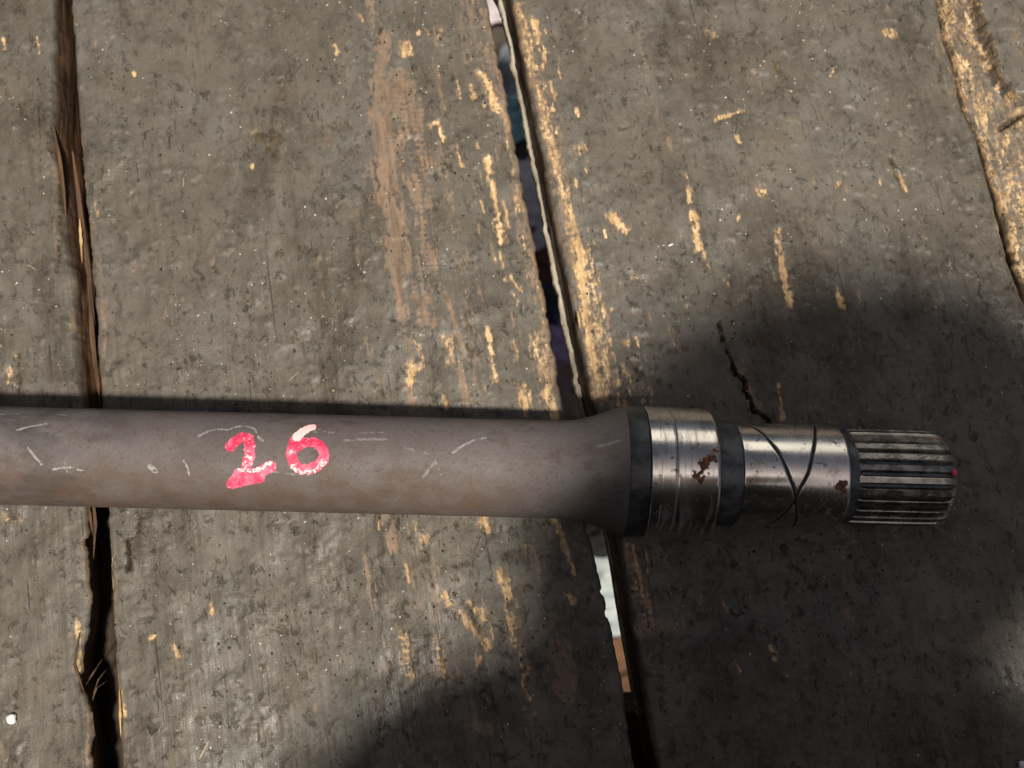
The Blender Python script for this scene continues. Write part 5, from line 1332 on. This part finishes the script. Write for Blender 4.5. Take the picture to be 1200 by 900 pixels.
d2 = skin('painted_digit', DIGIT_TWO, M_red, 19.62, seed=3, pale=pale_two, rough=.62, cell=.14); tag(d2, 'red painted digit 2')
d6 = skin('painted_digit', DIGIT_SIX, M_red, 19.62, seed=4, pale=pale_six, rough=.62, cell=.14); tag(d6, 'red painted digit 6 with a whitish top')
def chalk_keep(st, seed):
    return lambda X, D, d: fbm(X / 1.3, D / 3.2, seed, 3) < (.42 + .40 * st)
flx = [p[0] for p in prof + fl]; flr = [p[1] for p in prof + fl]
for i, (pts, w, st) in enumerate(CHALK):
    skin('chalk_mark', [(pts, w * (.8 if st > .52 else 1.0))], M_chalk if st > .52 else M_faint, (lambda X: np.interp(X, flx, flr)), lift=.085, cell=.16, keep=chalk_keep(st, 200 + i), seed=300 + i, rough=.35)
# pink dot on the rim of the splined end
import bmesh
bm = bmesh.new(); bmesh.ops.create_icosphere(bm, subdivisions=2, radius=1)
for v in bm.verts: v.co = Vector((v.co.x * .0011, v.co.y * .0015, v.co.z * .0010)) * random.uniform(.93, 1.07)
me = bpy.data.meshes.new('paint_dot'); bm.to_mesh(me); bm.free(); me.materials.append(M_dot); me.polygons.foreach_set('use_smooth', [True] * len(me.polygons))
dot = bpy.data.objects.new('paint_dot', me); col.objects.link(dot); dot.parent = shaft
a_ = math.radians(PINK_DOT[0][1]); dot.location = (.1700, .0186 * math.sin(a_), .0186 * math.cos(a_)); tag(dot, 'small pink paint dot')

# ------------------------------------------------------------------ loose bits on the bench
def pebble(name, x, y, sx, sy, sz, mat, label, cat, group=None, rz=0, seed=0, facets=2, z=None):
    bm = bmesh.new(); bmesh.ops.create_icosphere(bm, subdivisions=facets, radius=1); rr = random.Random(seed)
    ph = [rr.uniform(0, 6) for _ in range(6)]
    for v in bm.verts:
        k = 1 + .14 * math.sin(3 * v.co.x + ph[0]) + .12 * math.sin(4 * v.co.y + ph[1]) + rr.uniform(-.05, .05)
        v.co = Vector((v.co.x * sx, v.co.y * sy, v.co.z * sz)) * k / 1000
    me = bpy.data.meshes.new(name); bm.to_mesh(me); bm.free(); me.materials.append(mat)
    me.polygons.foreach_set('use_smooth', [facets > 1] * len(me.polygons))
    o = bpy.data.objects.new(name, me); col.objects.link(o)
    h = height_at(x, y); o.location = (x / 1000, y / 1000, ((h or 0) + sz * .75) / 1000); o.rotation_euler = (0, 0, rz)
    tag(o, label, cat, group); return o
M_white = plain_material('white stone', (.62, .62, .60), (.78, .78, .76), 300, .6)
M_chip = wood_material('wood chip', (.42, .29, .14), (.66, .49, .27), 600)
M_straw = plain_material('dry straw', (.30, .24, .16), (.44, .37, .26), 200, .7)
pebble('pebble', -206.1, -59.5, 2.4, 1.8, 1.3, M_white, 'smooth white pebble on the left plank near the bottom corner', 'pebble', None, 0.2, 1, 3)
pebble('wood_chip', -179.0, 231.0, 1.2, 1.9, 0.6, M_chip, 'pale wood chip alone on the middle plank near the top left', 'wood chip', None, 0.3, 2, 1)
pebble('wood_chip', -120.5, 184.6, 1.1, 1.7, 0.6, M_chip, 'small yellow wood chip below the brown crud patch', 'wood chip', None, -0.3, 3, 1)
pebble('wood_chip', -151.4, -27.0, 2.3, 0.9, 0.5, M_chip, 'slim yellow wood chip below the painted number, near left gap', 'wood chip', None, 0.5, 4, 1)
pebble('wood_chip', 114.7, 171.2, 1.3, 0.9, 0.5, M_chip, 'pale wood chip above the long scratch of bare wood', 'wood chip', None, 0.2, 5, 1)
pebble('straw', -126.4, -71.8, 0.35, 5, 0.35, M_straw, 'short dry straw near the bottom edge of the planks', 'straw', None, -0.45, 6, 1)
pebble('straw', -152.3, 177.0, 0.3, 3.2, 0.3, M_straw, 'thin upright straw left of the brown crud patch', 'straw', None, 0.05, 7, 1)
pebble('straw', -96.7, 84.8, 0.25, 3.4, 0.3, M_straw, 'tiny slanted straw just above the shaft shadow', 'straw', None, -0.8, 8, 1)
pebble('straw', -217.2, 135.1, 3, 0.3, 0.3, M_straw, 'curved straw on the left plank beside the gap', 'straw', None, -0.5, 9, 1)
pebble('stone', 207.4, -77.0, 1.8, 1.8, 1.2, M_white, 'white stone at the bottom right corner of the planks', 'stone', None, 0.2, 10, 2)
pebble('stone', 72.0, 145.2, 1.5, 0.5, 0.4, M_white, 'tiny white sliver of stone beside the bare wood streak', 'stone', None, 0.4, 11, 1)

def scatter(name, n, sizes, mat, label, cat, seed, dens=None):
    """countless specks: one object"""
    rr = np.random.default_rng(seed); co = []; fc = []
    while len(co) < n * 5:
        x = rr.uniform(-250, 250); y = rr.uniform(-95, 285)
        if dens is not None and rr.uniform() > dens(x, y): continue
        h = height_at(x, y)
        if h is None: continue
        s = sizes[0] + (sizes[1] - sizes[0]) * rr.uniform() ** 3.5
        a = rr.uniform(0, 6.28); e = rr.uniform(.45, 1.0); b = len(co)
        ca, sa = math.cos(a) * s, math.sin(a) * s
        tl = rr.uniform(-.25, .25, 2) * s
        co += [(x + ca, y + sa, h + tl[0]), (x - sa * e, y + ca * e, h + tl[1]), (x - ca * rr.uniform(.6, 1), y - sa, h - tl[0]), (x + sa * e, y - ca * e, h - tl[1]), (x, y, h + s * rr.uniform(.3, .8))]
        fc += [(b + 4, b + i, b + (i + 1) % 4) for i in range(4)]
    o = make_mesh(name, np.array(co) / 1000, fc, mat, None, False); return tag(o, label, cat, kind='stuff')
patch = lambda x, y: float(np.clip((fbm(np.array([x / 34.]), np.array([y / 34.]), 7, 3)[0] - .36) * 3.6, .06, 1))
M_grit = plain_material('pale grit', (.42, .40, .36), (.68, .66, .61), 400, .5)
M_crumb = plain_material('dark dirt crumbs', (.022, .017, .012), (.055, .042, .028), 400, .9)
M_flake = wood_material('wood flakes', (.26, .17, .085), (.50, .35, .19), 500)
scatter('grit', 2600, (.12, .68), M_grit, 'pale grit specks scattered over the dirty planks', 'grit', 5, patch)
scatter('dirt_crumbs', 4200, (.18, .95), M_crumb, 'dark dirt crumbs scattered over the planks', 'dirt', 6, patch)
scatter('wood_dust', 380, (.15, .8), M_flake, 'tan wood flakes scattered over the planks', 'wood dust', 8, patch)

# ------------------------------------------------------------------ rubbish on the ground, seen through the gap
def crumpled(name, x, y, w, d, h, mat, label, cat, rz, seed):
    n = 26; u = np.linspace(-.5, .5, n); U_, V_ = np.meshgrid(u, u, indexing='ij')
    ed = .18 * (fbm(U_ * 5, V_ * 5, seed, 3) - .5)
    Xc = (U_ + ed) * w; Yc = (V_ + .18 * (fbm(U_ * 5 + 9, V_ * 5, seed + 1, 3) - .5)) * d
    Zc = h * np.abs(fbm(U_ * 4 + 3, V_ * 4, seed + 2, 4) - .35) * 2.2 * (1.05 - 1.6 * np.maximum(abs(U_), abs(V_)) ** 2) + .006
    top = np.stack([Xc, Yc, Zc], -1).reshape(-1, 3); bot = top.copy(); bot[:, 2] -= .004
    q = quads(n, n)[:, ::-1]; fc = [tuple(int(v) for v in a[::-1]) for a in q] + [tuple(int(v) + n * n for v in a) for a in q]
    rim = [i for i in range(n)] + [i * n + n - 1 for i in range(1, n)] + [n * n - 1 - i for i in range(1, n)] + [(n - 1 - i) * n for i in range(1, n - 1)]
    for a, b in zip(rim, rim[1:] + rim[:1]): fc.append((a, b, b + n * n, a + n * n))
    o = make_mesh(name, np.concatenate([top, bot]), fc, mat, None, True, None, 40)
    o.location = (x, y, -.905); o.rotation_euler = (0, 0, rz); return tag(o, label, cat)
pm = plain_material
crumpled('plastic_bag', -.01, .885, .16, .13, .05, pm('pink-white plastic', (.42, .34, .37), (.52, .47, .49), 30, .4), 'crumpled pinkish white plastic bag below the top of the gap', 'bag', .3, 1)
crumpled('grey_rag', .0, .735, .12, .07, .04, pm('blue-grey cloth', (.22, .26, .30), (.34, .38, .42), 40, .9), 'small blue-grey rag on the ground under the gap', 'rag', .9, 2)
crumpled('plastic_wrapper', .015, .665, .12, .07, .04, pm('pale blue plastic', (.25, .52, .60), (.45, .70, .76), 30, .35), 'pale blue plastic wrapper on the ground under the gap', 'wrapper', .2, 3)
crumpled('sheet_of_paper', .034, .53, .14, .14, .03, pm('grey paper', (.50, .50, .50), (.66, .66, .66), 30, .8), 'crumpled grey paper on the ground under the middle of the gap', 'paper', .5, 4)
crumpled('sacking', .05, .44, .16, .10, .04, pm('brown sacking', (.12, .07, .045), (.22, .13, .09), 60, .95), 'brown sacking on the ground under the gap', 'sacking', .1, 5)
crumpled('blue_rag', .052, .372, .12, .06, .04, pm('dark blue cloth', (.04, .055, .08), (.10, .13, .18), 40, .9), 'dark blue rag on the ground under the gap', 'rag', .6, 6)
crumpled('lilac_rag', .068, .312, .15, .09, .04, pm('lilac cloth', (.46, .34, .50), (.62, .50, .66), 40, .9), 'lilac rag on the ground beside the blue one', 'rag', .2, 7)
crumpled('cardboard', .085, .235, .20, .11, .03, pm('brown cardboard', (.32, .20, .15), (.42, .28, .22), 40, .9), 'pinkish brown cardboard on the ground just above the shaft neck', 'cardboard', .15, 8)
crumpled('shade_sheet', .118, .075, .18, .11, .04, pm('shade black', (.012, .012, .013), (.03, .03, .03), 40, .95), 'black sheet standing in for shade on the ground between the cardboard and the foam', 'rag', .2, 14)  # black sheet added to keep shaded ground in the gap dark
crumpled('foam_sheet', .135, -.035, .20, .12, .03, pm('white foam', (.30, .34, .35), (.40, .43, .43), 30, .7), 'white foam sheet showing bright through the gap below the shaft', 'foam sheet', .1, 9)
crumpled('clay_tile', .15, -.14, .20, .10, .02, pm('terracotta', (.12, .06, .032), (.17, .09, .05), 60, .9), 'terracotta tile fragment beside the white foam sheet', 'tile', .05, 10)

# ------------------------------------------------------------------ the photographer bending over the bench (casts the shade)
def person():
    pts = {}; sk = []
    V = [(-.02, -.62, .08, .155, .13),     # 0 pelvis
         (.02, -.45, .27, .15, .12),       # 1 belly
         (.120, -.335, .42, .13, .11),     # 2 chest
         (.12, -.235, .50, .09, .08),      # 3 neck base
         (.16, -.215, .555, .062, .062),   # 4 neck
         (.19, -.200, .590, .078, .078),   # 5 back of the head
         (.225, -.185, .605, .074, .074),  # 6 crown
         (-.015, -.278, .385, .068, .072),  # 7 left shoulder
         (-.16, -.42, .16, .055, .055),    # 8 left elbow
         (-.14, -.53, -.14, .042, .042),   # 9 left wrist
         (.265, -.262, .42, .090, .085),   # 10 right shoulder
         (.46, -.33, .24, .055, .055),     # 11 right elbow
         (.32, -.53, -.05, .042, .042),    # 12 right wrist
         (-.11, -.62, .05, .095, .095), (-.14, -.54, -.38, .07, .07), (-.14, -.70, -.82, .045, .045), (-.15, -.57, -.865, .042, .035),
         (.09, -.62, .05, .095, .095), (.25, -.54, -.36, .07, .07), (.22, -.70, -.82, .045, .045), (.25, -.57, -.865, .042, .035)]
    E = [(0, 1), (1, 2), (2, 3), (3, 4), (4, 5), (5, 6), (2, 7), (7, 8), (8, 9), (2, 10), (10, 11), (11, 12), (0, 13), (13, 14), (14, 15), (15, 16), (0, 17), (17, 18), (18, 19), (19, 20)]
    # hands: palm and five fingers resting on the knees
    for w, sx in ((9, 1), (12, -1)):
        b = Vector(V[w][:3]); palm = len(V); V.append((b.x + .0 * sx, b.y + .01, b.z - .075, .036, .02)); E.append((w, palm))
        for f in range(5):
            off = (-.034 + .017 * f) * sx; ln = (.055, .085, .092, .086, .068)[f] * .55
            a = len(V)
            V.append((b.x + off * 1.1, b.y + .015, b.z - .10 - (0 if f else -.03), .011, .011)); V.append((b.x + off * 1.25 - (.03 * sx if f == 0 else 0), b.y + .012, b.z - .10 - ln, .009, .009)); V.append((b.x + off * 1.25 - (.035 * sx if f == 0 else 0), b.y - .008, b.z - .10 - ln * 1.7, .0075, .0075))
            E += [(palm, a), (a, a + 1), (a + 1, a + 2)]
    me = bpy.data.meshes.new('person'); base = Vector((.03, -.66, -.9))
    me.from_pydata([Vector(v[:3]) - base for v in V], E, []); me.update()
    t = NT('work clothes'); sp = t.n('ShaderNodeSeparateXYZ'); t.t.links.new(t.co, sp.inputs[0])
    c = t.mix(t.step(sp.outputs[2], .93, .95), (.03, .035, .05), (.05, .055, .06)); c = t.mix(t.step(sp.outputs[2], 1.40, 1.41), c, (.22, .12, .08))
    me.materials.append(t.done(c, .9))
    o = bpy.data.objects.new('person', me); col.objects.link(o); o.location = base
    o.modifiers.new('skin', 'SKIN'); sub = o.modifiers.new('sub', 'SUBSURF'); sub.levels = 2; sub.render_levels = 2
    for i, sv in enumerate(me.skin_vertices[0].data):
        sv.radius = V[i][3:5]; sv.use_root = (i == 0)
    # wide cap, its brim square to the sun
    ci = np.linspace(0, 2 * np.pi, 48, endpoint=False); prof = [(.0, -.012), (.80, -.010), (1.0, -.016), (1.0, -.012), (.82, -.004), (.62, .004), (.58, .05), (.40, .085), (.15, .095), (.0, .096)]
    co = [(r * .136 * math.cos(a) * (1 + .05 * math.sin(3 * a)), r * .097 * math.sin(a), z) for r, z in prof for a in ci]
    hat = make_mesh('hat', np.array(co), quads(len(prof), 48, True), pm('faded cap cloth', (.05, .05, .06), (.09, .09, .10), 40, .9), o)
    along = Vector((.90, .44, 0)); ax = (along - SUN * along.dot(SUN)).normalized()
    hm = Matrix((ax, SUN.cross(ax), SUN)).transposed().to_4x4(); hm.translation = Vector((.129, .028, 0)) + Vector((.12, -.335, 1)) * .64 - base
    hat.matrix_local = hm
    tag(o, 'person in dark work clothes bending over the bench with hands on knees', 'person')
    return o
person()

# ------------------------------------------------------------------ the sheet wall behind the photographer: added unseen to cut sky light
wx = np.arange(-2.6, 2.6001, .0095); nw = len(wx); zz = np.array([-.92, .0, .8, 1.6, 2.35]); th_ = .0012
WX, WZ = np.meshgrid(wx, zz, indexing='ij')
WY = -1.25 + .009 * np.sin(WX * 2 * np.pi / .076)
front = np.stack([WX, WY, WZ], -1).reshape(-1, 3); back = front - np.array([0, th_, 0])
qf = quads(nw, 5); co = np.concatenate([front, back])
fc = np.concatenate([qf, qf[:, ::-1] + nw * 5])
blocker = make_mesh('sky_blocker', co, fc, plain_material('dull weathered sheet', (.05, .045, .04), (.09, .08, .07), 8, .8), None, True)
tag(blocker, 'dull corrugated sheet wall added unseen behind the photographer to cut sky light', 'blocker')


# ------------------------------------------------------------------ the white tarpaulin stand-in: unseen reflector added to brighten the ground steel
reflector_root = tag(empty('reflector', (.85, 2.0, -.9)), 'white tarpaulin stretched on two poles beyond the bench, unseen, added to brighten the ground steel', 'reflector')
n = 24; U_, V_ = np.meshgrid(np.linspace(-.75, .75, n), np.linspace(0, 1, n), indexing='ij')
TX = U_; TY = -.72 + 1.25 * V_; TZ = 1.36 + 1.75 * V_ - .10 * np.sin(np.pi * V_) * np.cos(U_ * 2) + .02 * fbm(U_ * 6, V_ * 6, 5, 3)
front = np.stack([TX, TY, TZ], -1).reshape(-1, 3); back = front + np.array([0, .003, -.003])
qf = quads(n, n); rim = [i for i in range(n)] + [i * n + n - 1 for i in range(1, n)] + [n * n - 1 - i for i in range(1, n)] + [(n - 1 - i) * n for i in range(1, n - 1)]
fcs = np.concatenate([qf, qf[:, ::-1] + n * n, np.array([(a, a + n * n, b + n * n, b) for a, b in zip(rim, rim[1:] + rim[:1])])])
make_mesh('sheet', np.concatenate([front, back]), fcs, plain_material('white tarpaulin', (.72, .72, .71), (.80, .80, .79), 6, .8, .001), reflector_root, True, None, 50)
for sx in (-.76, .76):
    for y, h in ((-.72, 1.40), (.53, 3.14)):
        th = np.arange(10) * 2 * np.pi / 10
        co = np.concatenate([np.stack([sx + .02 * r * np.cos(th), y + .02 * r * np.sin(th), np.full(10, z)], -1) for r, z in ((1.1, 0), (1, h * .5), (.85, h))])
        make_mesh('pole', co, [tuple(int(v) for v in q) for q in quads(3, 10, True)] + [tuple(range(9, -1, -1)), tuple(range(20, 30))], M_side, reflector_root, True, None, 50)
